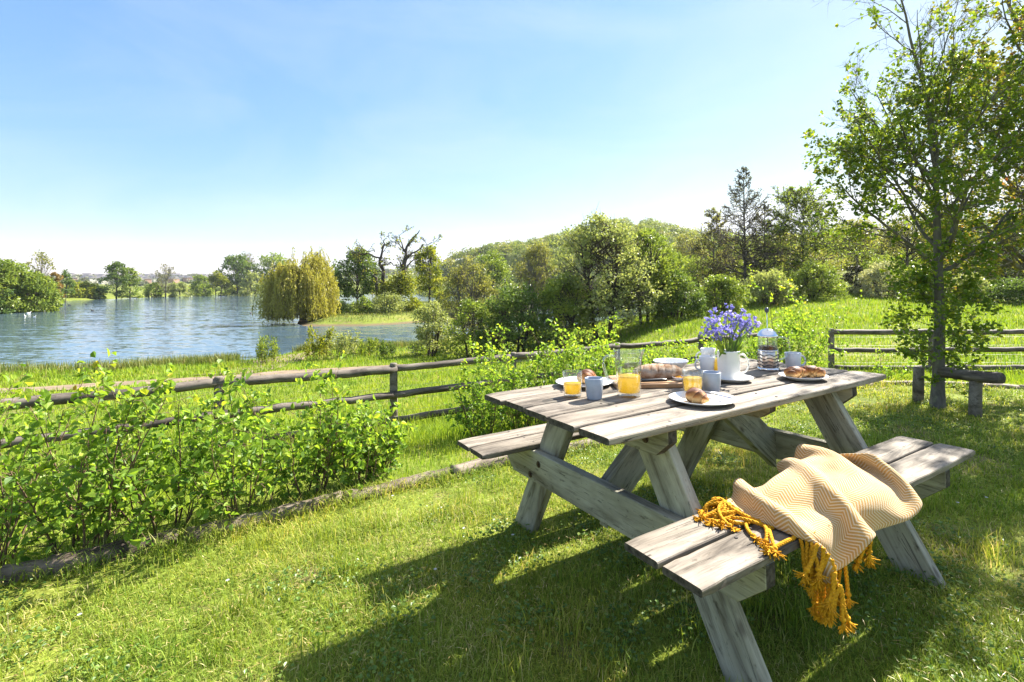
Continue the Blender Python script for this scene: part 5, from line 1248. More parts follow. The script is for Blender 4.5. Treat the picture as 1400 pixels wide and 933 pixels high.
def tumbler(x, y, label, level, r=.042, h=.104):
    o = on_table('juice_glass', x, y, label, 'glass', group='juice glasses')
    b = MB(); b.lathe([(0, .001), (r * .86, .001), (r * .9, .004), (r * .97, h * .5), (r, h), (r - .0012, h + .0012), (r - .0024, h), (r * .97 - .0026, h * .5), (r * .9 - .003, .013), (0, .011)], 36); b.build('tumbler', GLASS, o)
    j = MB(); j.lathe([(0, .0125), (r * .9 - .0042, .0145), (r * .97 - .0036, h * .5) if level > h * .5 else (r * .94 - .0038, h * .3), (r * .975 - .0036, level), (r * .6, level - .0004), (0, level - .0004)], 36); j.build('juice', JUICE, o)
    return o
tumbler(-.635, .128, 'half full juice glass at the near left end of the table', .056)
tumbler(-.222, -.160, 'nearly full juice glass behind the croissant plate', .074)
tumbler(.325, .115, 'juice glass mostly hidden between grey mug and white vase', .07)

def mug(x, y, label, m, yaw, r=.037, h=.088, handle=True, flare=1.1, group=None):
    o = on_table('mug', x, y, label, 'mug', yaw, group)
    b = MB(); b.lathe([(0, .002), (r * .78, .002), (r * .86, .0), (r * .9, .006), (r * 1.0, h * .4), (r * flare, h - .002), (r * flare - .0015, h), (r * flare - .0035, h - .002), (r * .97 - .003, h * .4), (r * .85, .01), (0, .008)], 40); b.build('cup', m, o)
    if handle:
        t = np.linspace(0, math.pi, 14); c = MB()
        c.tube(np.stack([r * .98 + .028 * np.sin(t) ** .8, 0 * t, h * .5 + .027 * np.cos(t)], -1), .0045, 10); c.build('handle', m, o)
    return o
mug(-.598, .030, 'blue grey cup beside the half full juice glass', BLUEG, 0, handle=False, r=.035)
mug(-.116, -.172, 'blue grey cup in front of the white vase', BLUEG, 0, handle=False, r=.036)
mug(.279, .150, 'pale grey mug with handle to the left behind the front cups', PALE, 180)
mug(.722, -.052, 'pale mug standing behind the plate of two croissants', PALE, -5)

def milk_jug(x, y):
    o = on_table('milk_jug', x, y, 'small white milk jug just behind the pale grey mug', 'jug', 150)
    b = MB(); b.lathe([(0, .002), (.03, 0), (.036, .01), (.04, .05), (.034, .09), (.041, .115), (.039, .116), (.032, .09), (.037, .05), (.032, .012), (0, .008)], 36)
    b.build('cup', WHITE, o); t = np.linspace(0, math.pi, 12); c = MB(); c.tube(np.stack([.035 + .028 * np.sin(t), 0 * t, .062 + .032 * np.cos(t)], -1), .004, 8); c.build('handle', WHITE, o)
milk_jug(.372, .215)

def glass_jug(x, y):
    o = on_table('glass_jug', x, y, 'tall glass jug half full of orange juice', 'jug', 180)
    H = .192
    prof = [(0, .002), (.046, .0), (.0495, .006), (.0515, .08), (.055, .15), (.0605, H - .004), (.0605, H), (.0575, H), (.0525, .15), (.0485, .08), (.0462, .018), (0, .015)]
    b = MB(); b.lathe(prof, 48)
    for i, v in enumerate(b.v):                                  # pinch a pouring lip away from the handle
        if v[2] > .15:
            a = math.atan2(v[1], -v[0]); k = math.exp(-(a / .28) ** 2) * (v[2] - .15) / .045; b.v[i] = (v[0] * (1 + .2 * k), v[1] * (1 - .15 * k), v[2] + .004 * k)
    b.build('jug_body', GLASS, o)
    j = MB(); j.lathe([(0, .0165), (.0448, .0195), (.0473, .08), (.0476, .086), (.03, .0855), (0, .0855)], 40); j.build('juice', JUICE, o)
    t = np.linspace(0, 1, 16); c = MB(); hp = bez(np.array([.057, 0, .168]), np.array([.125, 0, .19]), np.array([.097, 0, .10]), 9); hp2 = bez(np.array([.097, 0, .10]), np.array([.085, 0, .055]), np.array([.052, 0, .058]), 8)[1:]
    c.tube(np.concatenate([hp, hp2]), .0062, 10); c.build('handle', GLASS_D, o)
    g = MB()
    for q, z in enumerate((.10, .118, .136, .154, .172)): # raised measuring lines
        a = np.linspace(math.pi * .55, math.pi * (.72 if q % 2 else .8), 8); rr = np.interp(z, [.08, .15, H], [.0517, .0552, .0602]); g.tube(np.stack([rr * np.cos(-a), rr * np.sin(-a), 0 * a + z], -1), .0007, 4)
    g.build('measuring_marks', WHITE, o)
glass_jug(-.445, -.014)

def plate(x, y, label, r=.135, m=WHITE, name='plate', cat='plate', group='white plates on the table'):
    o = on_table(name, x, y, label, cat, 0, group); b = MB()
    b.lathe([(0, .004), (r * .55, .004), (r * .6, .0), (r * .64, .001), (r * .72, .006), (r * .96, .016), (r, .0185), (r * .995, .0205), (r * .95, .0195), (r * .72, .0105), (r * .62, .007), (0, .0066)], 64)
    b.build('dish', m, o); return o
PB = (-.300, -.268); PA = (-.445, .285); PC = (.470, -.240)
plate(*PB, 'white plate with croissant and knife at the front of the table', .127)
plate(*PA, 'white plate with croissant behind the juice glass and cup', .135)
plate(*PC, 'small white plate carrying two croissants near the far end', .105)
plate(.178, -.068, 'white saucer under the flower vase', .092, name='saucer', cat='saucer', group=None)

def mat_croissant():
    m, t, n, l, o = mat('baked croissant crust'); p = princ(n, l, o, .62, .3); c = n.new('ShaderNodeTexCoord')
    a = n.new('ShaderNodeAttribute'); a.attribute_name = 'bake'
    x = noise(n, l, c.outputs['Object'], 70, 5, .65); k = math_(n, l, 'ADD', math_(n, l, 'MULTIPLY', a.outputs['Fac'], .75), math_(n, l, 'MULTIPLY', x.outputs['Fac'], .38))
    r = ramp(n, [(.2, (.55, .33, .13)), (.45, (.40, .17, .045)), (.68, (.22, .075, .02)), (.9, (.10, .032, .012))]); l.new(k, r.inputs['Fac']); l.new(r.outputs[0], p.inputs['Base Color'])
    b = n.new('ShaderNodeBump'); b.inputs['Strength'].default_value = .5; b.inputs['Distance'].default_value = .004; l.new(x.outputs['Fac'], b.inputs['Height']); l.new(b.outputs[0], p.inputs['Normal'])
    return m
M_CRO = mat_croissant()
def croissant(x, y, label, yaw, s=1.0, seed=0, h=HT + .0068, grp='croissants'):
    o = on_table('croissant', x, y, label, 'croissant', yaw, grp, h=h); o2 = o
    rng = np.random.default_rng(seed); n, k = 72, 20; t = np.linspace(-1, 1, n)
    ang = t * 1.25; R0 = .052 * s; cx = R0 * np.sin(ang); cy = R0 * (np.cos(ang) - .75)
    seg = np.abs(t) * 2.9; fr = seg - np.floor(seg)
    env = .027 * s * (1 - np.abs(t) ** 2.4) ** .8 + .004 * s
    rad = env * (1 + .34 * (1 - fr) ** 1.2 - .12)
    rad[0] *= .3; rad[-1] *= .3
    V = []; bk = []
    for i in range(n):
        T = np.array([math.cos(ang[i]), -math.sin(ang[i]), 0]); B = np.array([math.sin(ang[i]), math.cos(ang[i]), 0])
        for q in range(k):
            a = 2 * math.pi * q / k; skew = .018 * s * math.sin(a) * (1 - abs(t[i])) * np.sign(t[i])
            rr = rad[i] * (1 + .04 * math.sin(3 * a + 9 * t[i] + seed)) 
            pz = max(rr * math.sin(a) * .82, -rad[i] * .62)
            P = np.array([cx[i], cy[i], 0]) + B * rr * math.cos(a) + T * skew; V.append((P[0], P[1], pz + env.max() * .62 * (1 - .25 * t[i] ** 2)))
            bk.append(np.clip(.02 + .95 * (1 - fr[i]) ** 1.3 * max(0, math.sin(a)) ** .6 + .12 * math.sin(a), 0, 1))
    V = np.array(V); V[:, 2] -= V[:, 2].min()
    i = np.arange(n - 1)[:, None] * k; j = np.arange(k)[None]; F = np.stack([i + j, i + (j + 1) % k, i + k + (j + 1) % k, i + k + j], -1).reshape(-1, 4)
    me = bpy.data.meshes.new('crust'); caps = [list(range(k)), list(range((n - 1) * k, n * k))]
    me.from_pydata(V.tolist(), [], F.tolist() + caps); at_ = me.attributes.new('bake', 'FLOAT', 'POINT'); at_.data.foreach_set('value', np.array(bk, np.float32)); me.update()
    bm = bmesh.new(); bm.from_mesh(me); bmesh.ops.recalc_face_normals(bm, faces=bm.faces); bm.to_mesh(me); bm.free()
    link('crust', me, M_CRO, o, True)
croissant(PB[0] - .035, PB[1] - .012, 'upright looking croissant on the front plate', 88, 1.0, 1)
croissant(PA[0] + .035, PA[1] + .005, 'croissant behind the half full juice glass', 70, 1.15, 2)
croissant(PC[0] - .035, PC[1] + .01, 'left croissant of the pair on the small plate', 20, 1.0, 3)
croissant(PC[0] + .038, PC[1] - .018, 'right croissant of the pair on the small plate', -25, 1.0, 4)

def butter_knife():
    o = on_table('butter_knife', PB[0] + .065, PB[1] - .008, 'steel butter knife lying across the front plate', 'knife', -68, h=HT + .0215)
    b = MB(); b.add([(-.11, -.008, 0), (-.02, -.009, 0), (-.01, -.005, 0), (-.01, .005, 0), (-.02, .009, 0), (-.10, .008, 0), (-.11, -.008, .0014), (-.02, -.009, .002), (-.01, -.005, .003), (-.01, .005, .003), (-.02, .009, .002), (-.10, .008, .0014)],
        [[5, 4, 3, 2, 1, 0], [6, 7, 8, 9, 10, 11], [0, 1, 7, 6], [1, 2, 8, 7], [2, 3, 9, 8], [3, 4, 10, 9], [4, 5, 11, 10], [5, 0, 6, 11]]); b.build('blade', STEEL, o)
    c = MB(); c.tube([(-.012, 0, .003), (.03, 0, .003), (.085, 0, .003), (.095, 0, .003)], [.0045, .006, .0075, .003], 10, squash=.55); c.build('handle', STEEL, o)
butter_knife()

W_BOARD = mat_wood('bread board wood', (.52, .33, .19), (.42, .25, .13), (.30, .16, .08), False, 0, .6, .5)
BX, BY, BYAW = -.17, .115, -2.0
def bread_board():
    o = on_table('bread_board', BX, BY, 'wooden bread board under the loaf', 'board', BYAW)
    prism('board', [(-.19, 0), (.185, 0), (.185, .022), (-.19, .022)], .235, Matrix.Identity(4), W_BOARD, o, .005)
bread_board()
def bl(x, y):                                                    # a point on the board, board frame -> table frame
    a = R(BYAW) - TTH; return BX + x * math.cos(a) - y * math.sin(a), BY + x * math.sin(a) + y * math.cos(a)
def loaf():
    m, t, n, l, om = mat('floury bread crust'); p = princ(n, l, om, .85, .15); c = n.new('ShaderNodeTexCoord')
    x = noise(n, l, c.outputs['Object'], 26, 6, .65); a = n.new('ShaderNodeAttribute'); a.attribute_name = 'cut'
    r = ramp(n, [(.3, (.14, .065, .03)), (.5, (.23, .13, .07)), (.7, (.42, .34, .26))]); l.new(math_(n, l, 'SUBTRACT', math_(n, l, 'ADD', x.outputs['Fac'], .10), math_(n, l, 'MULTIPLY', a.outputs['Fac'], .35)), r.inputs['Fac']); l.new(r.outputs[0], p.inputs['Base Color'])
    b = n.new('ShaderNodeBump'); b.inputs['Strength'].default_value = .4; b.inputs['Distance'].default_value = .005; l.new(x.outputs['Fac'], b.inputs['Height']); l.new(b.outputs[0], p.inputs['Normal'])
    x0, y0 = bl(.035, .035); o = on_table('bread_loaf', x0, y0, 'long floury loaf with slashed crust on the board', 'bread', BYAW + 4, h=HT + .023)
    nx, na = 64, 32; V = []; cut = []
    for i in range(nx):
        s = -1 + 2 * i / (nx - 1); e = (1 - abs(s) ** 2.8) ** .5 if abs(s) < 1 else 0
        for q in range(na):
            th = 2 * math.pi * q / na; yy = math.cos(th); zz = math.sin(th)
            k = math.sin((s * 3.6 - yy * .55) * math.pi); slash = max(0, 1 - abs(k) / .5) * max(0, zz) * (abs(s) < .85)
            rr = 1 - .085 * slash + .03 * math.sin(5 * s + 2 * th); V.append((s * .122, yy * .062 * e * rr, max(zz, -.55) * .042 * e * rr + .0235 * min(1, e * 2))); cut.append(slash * (abs(k) > .2))
    F = [[i * na + q, i * na + (q + 1) % na, (i + 1) * na + (q + 1) % na, (i + 1) * na + q] for i in range(nx - 1) for q in range(na)]
    me = bpy.data.meshes.new('crust'); me.from_pydata(V, [], [f[::-1] for f in F]); at_ = me.attributes.new('cut', 'FLOAT', 'POINT'); at_.data.foreach_set('value', np.array(cut, np.float32)); me.update(); link('crust', me, m, o, True)
loaf()
def bread_knife():
    x0, y0 = bl(.02, -.088); o = on_table('bread_knife', x0, y0, 'bread knife with black handle on the board edge', 'knife', BYAW + 3, h=HT + .023)
    c = MB(); c.tube([(-.10, 0, .010), (-.095, 0, .010), (-.05, 0, .010), (0, 0, .011), (.022, 0, .010), (.026, 0, .010)], [.006, .0105, .0095, .0115, .009, .006], 12, squash=.75); c.build('handle', BLACKP, o)
    b = MB(); b.add([(.024, -.007, .009), (.18, -.007, .009), (.192, .004, .009), (.18, .011, .009), (.024, .011, .009), (.024, -.007, .0105), (.18, -.007, .0105), (.192, .004, .0105), (.18, .011, .0105), (.024, .011, .0105)],
        [[4, 3, 2, 1, 0], [5, 6, 7, 8, 9], [0, 1, 6, 5], [1, 2, 7, 6], [2, 3, 8, 7], [3, 4, 9, 8], [4, 0, 5, 9]]); b.build('blade', STEEL, o)
bread_knife()

def bowl(x, y, label, r, h, name='bowl', h0=HT):
    o = on_table(name, x, y, label, 'bowl', 0, h=h0); b = MB()
    b.lathe([(0, .003), (r * .42, .003), (r * .46, .0), (r * .5, .002), (r * .78, h * .42), (r * .95, h * .85), (r, h), (r * .985, h + .0015), (r * .95, h * .95), (r * .74, h * .45), (r * .4, .008), (0, .007)], 48); b.build('dish', WHITE, o); return o
bowl(.20, .325, 'wide white bowl behind the loaf', .093, .052)
sb = bowl(-.08, .018, 'small white bowl with dark stitched band holding yellow slices', .042, .036, h0=HT)
b = MB()
for q in range(26):
    a0, a1 = 2 * math.pi * q / 26, 2 * math.pi * (q + .6) / 26
    for z, rr in ((.0275, .0398),): b.add([(rr * math.cos(a0), rr * math.sin(a0), z), (rr * math.cos(a1), rr * math.sin(a1), z), ((rr + .0013) * math.cos(a1), (rr + .0013) * math.sin(a1), z + .0045), ((rr + .0013) * math.cos(a0), (rr + .0013) * math.sin(a0), z + .0045)], [[0, 1, 2, 3]])
b.build('stitched_band', mat_plain('dark glaze', (.05, .06, .09), .3, .5), sb)
M_LEM = mat_juice('yellow fruit flesh', (.85, .55, .06))
for q in range(6):
    a = q * 1.05; o = on_table('fruit_slice', -.08 + .019 * math.cos(a), .018 + .019 * math.sin(a), 'yellow fruit slice heaped in the small white bowl', 'fruit', 60 * q, 'yellow slices in the small bowl', h=HT + .022 + .004 * (q % 3))
    t = np.linspace(0, math.pi, 10); b = MB(); ol = [(.021 * math.cos(v), .021 * math.sin(v)) for v in t]; tilt = Matrix.Rotation(R(50 + 12 * (q % 3)), 4, 'X')
    prism('slice', ol, .006, tilt, M_LEM, o, .0012)

def vase():
    o = on_table('flower_vase', .165, -.058, 'white ceramic jug vase holding bluebells', 'vase', -8, h=HT + .0066)
    b = MB(); b.lathe([(0, .003), (.043, .003), (.046, .0), (.049, .004), (.050, .07), (.0515, .134), (.052, .138), (.0505, .139), (.048, .134), (.0465, .07), (.045, .012), (0, .010)], 48); b.build('cup', WHITE, o)
    t = np.linspace(0, math.pi, 14); c = MB(); c.tube(np.stack([.050 + .040 * np.sin(t) ** .8, 0 * t, .075 + .045 * np.cos(t)], -1), .0058, 10, squash=.7); c.build('handle', WHITE, o)
vase()
def bluebells():
    rng = np.random.default_rng(9)
    M_BELL = mat_leaf('bluebell petal', [(0, (.13, .14, .40)), (.5, (.22, .24, .56)), (1, (.35, .36, .66))], .45, (1.1, 1.05, 1.2), .5, .3)
    M_STEM = mat_leaf('bluebell stem', [(0, (.07, .12, .04)), (1, (.13, .20, .06))], .2); M_STRAP = mat_leaf('bluebell strap leaf', [(0, (.06, .13, .015)), (.6, (.12, .22, .025)), (1, (.2, .3, .04))], .45)
    # unit bell: six petals that flare and curl at the mouth
    k = 6; prof = [(.0022, 0), (.0048, .003), (.0055, .009), (.0062, .013), (.0098, .0165), (.0108, .0150)]
    def bell(p, d, s):
        d = unit(np.array(d)); a = unit(np.cross(d, rng.normal(size=3))); c = np.cross(d, a); V = []
        for i in range(12):
            an = i * math.pi / 6; pet = 1 if i % 2 == 0 else .72
            for q, (r, z) in enumerate(prof):
                rr = r * (pet if q > 2 else 1) * s; V.append(p + (a * math.cos(an) + c * math.sin(an)) * rr + d * z * s)
        F = [[i * 6 + q, ((i + 1) % 12) * 6 + q, ((i + 1) % 12) * 6 + q + 1, i * 6 + q + 1] for i in range(12) for q in range(5)]
        return np.array(V), np.array(F)
    heads = [(-.07, .15), (-.045, .145), (.045, .13), (.065, .135), (.1, .165), (.02, .16), (-.1, .11), (.095, .12), (-.025, .185), (.05, .185), (-.105, .08), (-.085, .13), (-.05, .20), (-.03, .165), (-.06, .09), (-.035, .115), (.0, .10), (.055, .16), (.085, .165), (.11, .14), (.125, .125), (.085, .11), (.03, .13), (-.012, .225), (.07, .19), (-.08, .105)]
    for q, (dx, dz) in enumerate(heads):
        o = on_table('bluebell', .165, -.058, 'bluebell stem standing in the white vase', 'flower', 0, 'bluebells in the white vase', h=HT + .0066)
        dy = rng.uniform(-.06, .06); p0 = np.array([rng.uniform(-.02, .02), rng.uniform(-.02, .02), .016]); p1 = np.array([dx * .25 + rng.normal(0, .005), dy * .25, .15 + dz * .4]); p2 = np.array([dx * .93, dy, .139 + dz * .9])
        top = np.array([p2[0] + .014 * np.sign(dx if abs(dx) > .02 else rng.normal()), dy * 1.1, p2[2] + .018])
        st = np.concatenate([bez(p0, p1, p2, 10), bez(p2, p2 * .6 + top * .4 + np.array([0, 0, .012]), top, 6)[1:]])
        V, F = tube_arr(st, np.linspace(.0021, .0011, len(st)), 5)
        np_mesh('stem', V, F, M_STEM, o, attr=rng.random(len(F)), smooth=True)
        Vs, Fs, A, b = [], [], [], 0
        nb = rng.integers(8, 12)
        for i in range(nb):
            u = len(st) - 1 - (i + .2) * (len(st) * .5) / nb; i0 = max(int(u), 0); f = u - i0; p = st[i0] * (1 - f) + st[min(i0 + 1, len(st) - 1)] * f
            side = np.array([rng.normal(0, 1), rng.normal(0, 1), 0]); side = unit(side) * rng.uniform(.005, .016); pp = p + side + np.array([0, 0, rng.uniform(-.006, .008)])
            v, fc = bell(pp, side * 70 + np.array([0, 0, -.75 + .6 * (i < 2)]), rng.uniform(.6, .9)); Vs.append(v); Fs.append(fc + b); b += len(v); A.append(np.full(len(fc), rng.random()))
        np_mesh('bells', np.concatenate(Vs), np.concatenate(Fs), M_BELL, o, attr=np.concatenate(A), smooth=True)
    for q in range(30):
        o = on_table('strap_leaf', .165, -.058, 'bright green strap leaf arching out of the white vase', 'leaf', 0, 'green leaves in the white vase', h=HT + .0066)
        a = rng.uniform(-1.0, 1.0) if q < 18 else rng.uniform(0, 6.28); L = rng.uniform(.055, .12); w_ = rng.uniform(.008, .014)
        p0 = np.array([.02 * math.cos(a), .02 * math.sin(a), .02]); p1 = np.array([.035 * math.cos(a), .035 * math.sin(a), .15 + rng.uniform(.0, .05)]); p2 = np.array([L * math.cos(a), L * math.sin(a), .145 + rng.uniform(-.03, .075)])
        c = bez(p0, p1, p2, 14); sd = np.array([-math.sin(a), math.cos(a), 0]); ww = w_ * np.sin(np.linspace(.35, math.pi * .99, 14)) ** .7
        ctr = c - np.array([0, 0, .35]) * ww[:, None] * .5
        V = np.stack([c - sd * ww[:, None], ctr, c + sd * ww[:, None]], 1).reshape(-1, 3); i = np.arange(13)[:, None] * 3; j = np.arange(2)[None]
        F = np.stack([i + j, i + j + 1, i + j + 4, i + j + 3], -1).reshape(-1, 4)
        np_mesh('blade', V, F, M_STRAP, o, attr=np.full(len(F), rng.random()), smooth=True)
bluebells()

def coffee_press():
    o = on_table('coffee_press', .600, .012, 'glass and chrome coffee press half full of black coffee', 'coffee press', -6)
    CO = mat_plain('black coffee', (.020, .009, .005), .15, .5, var=.1)
    b = MB(); b.lathe([(0, .010), (.047, .010), (.0478, .014), (.0478, .178), (.0495, .184), (.0485, .185), (.0462, .178), (.0462, .016), (0, .0125)], 48); b.build('beaker', GLASS, o)
    c = MB(); c.lathe([(0, .0135), (.0452, .017), (.0455, .128), (.03, .1275), (0, .1275)], 40); c.build('coffee', CO, o)
    f = MB(); f.lathe([(.0, .0), (.053, .0), (.0545, .003), (.0545, .012), (.0492, .016), (.0486, .016), (.0486, .009), (0, .009)], 48)
    f.lathe([(.0486, .100), (.0499, .100), (.0499, .108), (.0486, .108)], 48, close=True)
    for q in range(4):
        a = q * math.pi / 2 + .5; f.box((.0493 * math.cos(a), .0493 * math.sin(a), .058), (.0016, .012, .095), rot=Matrix.Rotation(a, 3, 'Z')); f.tube([(.053 * math.cos(a), .053 * math.sin(a), .012), (.056 * math.cos(a), .056 * math.sin(a), 0)], [.006, .007], 8)
    th = np.linspace(0, 2 * math.pi, 73)
    f.build('chrome_frame', STEEL, o)
    g = MB()
    for z in (.028, .046, .064, .082): g.tube(np.stack([.0512 * np.cos(th), .0512 * np.sin(th), z + .004 * np.sin(th * 6)], -1), .0028, 8, cap=False, squash=.8)
    wv = g.build('wave_band', mat_plain('dark chrome', (.08, .08, .085), .2, .5, .9), o)
    s = MB(); s.lathe([(.0495, .018), (.0500, .019), (.0500, .098), (.0495, .099)], 48); s.build('chrome_sleeve', mat_plain('brushed steel', (.62, .55, .52), .28, .5, .9, var=.1, vscale=60), o)
    d = MB(); d.lathe([(.0, .222), (.012, .2215), (.028, .216), (.042, .204), (.050, .189), (.0525, .184), (.0525, .176), (.0500, .175)], 48); d.build('dome_lid', STEEL, o)
    r = MB(); r.tube([(0, 0, .13), (0, 0, .31)], .0022, 8); r.lathe([(0, .118), (.044, .118), (.0445, .122), (.044, .125), (0, .125)], 32); r.build('plunger', STEEL, o)
    k = MB(); k.lathe([(0, .305), (.006, .307), (.0105, .314), (.0115, .322), (.009, .330), (.004, .334), (0, .3345)], 20); k.build('knob', mat_plain('blue black knob', (.05, .055, .10), .3, .5), o)
    h = MB(); t = np.linspace(0, 1, 18); hp = np.concatenate([bez(np.array([.0505, 0, .172]), np.array([.115, 0, .182]), np.array([.112, 0, .115]), 11), bez(np.array([.112, 0, .115]), np.array([.108, 0, .058]), np.array([.0505, 0, .052]), 11)[1:]])
    h.tube(hp, .0065, 10, squash=.7); h.build('handle', GLASS_D, o)
coffee_press()

# ------------------------------------------------------------------ throw on the near bench
def mat_throw():
    m, t, n, l, o = mat('herringbone wool'); p = princ(n, l, o, .95, .1); p.inputs['Sheen Weight'].default_value = .25
    uv = n.new('ShaderNodeUVMap'); sep = n.new('ShaderNodeSeparateXYZ'); l.new(uv.outputs[0], sep.inputs[0])
    tri = math_(n, l, 'PINGPONG', sep.outputs['Y'], .042)
    ph = math_(n, l, 'DIVIDE', math_(n, l, 'ADD', sep.outputs['X'], math_(n, l, 'MULTIPLY', tri, .85)), .0118)
    fr = math_(n, l, 'FRACT', ph); k = math_(n, l, 'PINGPONG', fr, .5)
    nz = noise(n, l, uv.outputs[0], 420, 3, .7); kk = math_(n, l, 'ADD', k, math_(n, l, 'MULTIPLY', math_(n, l, 'SUBTRACT', nz.outputs['Fac'], .5), .22))
    r = ramp(n, [(.25, (.46, .26, .075)), (.35, (.60, .475, .31))]); l.new(kk, r.inputs['Fac'])
    nz2 = noise(n, l, uv.outputs[0], 9, 4); r2 = ramp(n, [(.3, (.9, .9, .9)), (.7, (1.05, 1.05, 1.05))]); l.new(nz2.outputs['Fac'], r2.inputs['Fac'])
    l.new(mixc(n, l, 1, r.outputs[0], r2.outputs[0], 'MULTIPLY'), p.inputs['Base Color'])
    b = n.new('ShaderNodeBump'); b.inputs['Strength'].default_value = .6; b.inputs['Distance'].default_value = .003
    l.new(math_(n, l, 'ADD', k, nz.outputs['Fac']), b.inputs['Height']); l.new(b.outputs[0], p.inputs['Normal'])
    return m
def drape():
    """let a sheet of woven cloth fall over the bench and settle (position based cloth, numpy)"""
    rng=np.random.default_rng(4)
    nu,nv=56,29; h=.0155
    BT=.4955; y0b,y1b=-.733,-.456
    u=np.arange(nu)*h; v=np.arange(nv)*h
    # initial: compressed
    X=np.zeros((nu,nv,3))
    U,Vv=np.meshgrid(u,v,indexing='ij')
    sx,sy=.74,.80
    X[...,0]=-.46+U*sx; X[...,1]=-.43-Vv*sy
    X[...,2]=.66+.012*np.sin((U*26+Vv*18))+.012*np.sin(U*9-Vv*31+1)+rng.normal(0,.002,U.shape)
    # skew so that the fringe corner drops at the front left
    X[...,0]-= .06*np.clip((Vv-.35)/.3,0,1)*(1-U/u[-1])
    P=X.reshape(-1,3).copy(); V=np.zeros_like(P)
    idx=np.arange(nu*nv).reshape(nu,nv)
    sets=[]; hits=[None]
    def addset(a,b,L,k):
        a=a.ravel();b=b.ravel()
        if len(a): sets.append((a,b,L,k))
    for par in (0,1):
        addset(idx[par:-1:2,:],idx[par+1::2,:][:idx[par:-1:2,:].shape[0]],h,1); addset(idx[:,par:-1:2],idx[:,par+1::2][:,:idx[:,par:-1:2].shape[1]],h,1)
        addset(idx[par:-1:2,:-1],idx[par+1::2,1:][:idx[par:-1:2,:-1].shape[0]],h*2**.5,.6); addset(idx[par:-1:2,1:],idx[par+1::2,:-1][:idx[par:-1:2,1:].shape[0]],h*2**.5,.6)
    for s in (2,4):
      for par in range(2*s if False else s*2):
        a=idx[par:-s:2*s,:];b=idx[par+s::2*s,:][:a.shape[0]]; addset(a,b,s*h,.28 if s==2 else .14)
        a=idx[:,par:-s:2*s];b=idx[:,par+s::2*s][:,:a.shape[1]]; addset(a,b,s*h,.28 if s==2 else .14)
    lump=[((-.12,-.585,.48),(.25,.13,.095)),((.01,-.57,.49),(.16,.125,.09)),((-.0,-.66,.48),(.15,.085,.075)),((-.26,-.6,.48),(.16,.10,.045)),((-.02,-.715,.465),(.17,.055,.075)),((.05,-.63,.48),(.12,.10,.075))]
    m=.006
    def collide(P,O):
        hit=np.zeros(len(P),bool)
        for c,r in lump:
            q=(P-c)/r; d=np.linalg.norm(q,axis=1); k=d<1
            P[k]=np.array(c)+q[k]/d[k,None]*np.array(r); hit|=k
        # rounded box of bench
        lo=np.array([-.9,y0b,BT-.03])+.010; hi=np.array([.9,y1b,BT])-.010
        c=np.clip(P,lo,hi); d=P-c; L=np.linalg.norm(d,axis=1); k=(L<.010+m)&(L>1e-9)
        P[k]=c[k]+d[k]/L[k,None]*(.010+m); hit|=k
        ins=(L<=1e-9); P[ins,2]=BT+m; hit|=ins
        # side walls that keep it bunched
        P[:,0]=np.clip(P[:,0],-.485,.165)
        P[:,1]=np.minimum(P[:,1],-.425)
        # ground
        mv=P-O; P[hit]=O[hit]+mv[hit]*np.array([.35,.35,1]); 
        hits[0]=hit
        return P
    dt=1/90
    for st in range(240):
        O=P.copy()
        V[:,2]-=9.8*dt*.6; V*=.965
        P=P+V*dt
        for it in range(10):
            for a,b,L,k in sets:
                d=P[b]-P[a]; l=np.linalg.norm(d,axis=1); 
                cmod=np.where(l<L,.9,1.0) if k==1 else 1
                c=(d*((l-L)/(l+1e-9)*.5*k)[:,None])
                P[a]+=c; P[b]-=c
            if it%3==2: P=collide(P,O)
        P=collide(P,O)
        top=(O[:,2]<P[:,2]+.02)&(P[:,1]>-.715)&hits[0]
        if st>70:
            mv=P-O; t=np.linalg.norm(mv[:,:2],axis=1); k=top&(t<.004); P[k,:2]=O[k,:2]
        # self repulsion (coarse): hash grid
        if st%2==0 and st>60:
            cell=np.floor(P/.012).astype(int)
            key=cell[:,0]*73856093^cell[:,1]*19349663^cell[:,2]*83492791
            o=np.argsort(key,kind='stable'); ks=key[o]
            same=np.where(ks[1:]==ks[:-1])[0]; a=o[same]; b=o[same+1]
            ia,ja=a//nv,a%nv; ib,jb=b//nv,b%nv
            far=(abs(ia-ib)+abs(ja-jb))>3
            a,b=a[far],b[far]; d=P[b]-P[a]; l=np.linalg.norm(d,axis=1); k=l<.011
            a,b,d,l=a[k],b[k],d[k],l[k]; c=d*((l-.011)/(l+1e-9)*.5)[:,None]
            np.add.at(P,a,c); np.add.at(P,b,-c)
        V=(P-O)/dt
    Q=P.reshape(nu,nv,3)
    for _ in range(3):                                   # soft wool: no crease sharper than the weave allows
        S=Q.copy(); S[1:-1,1:-1]=(Q[:-2,1:-1]+Q[2:,1:-1]+Q[1:-1,:-2]+Q[1:-1,2:])/4; Q=Q*.45+S*.55
    return Q
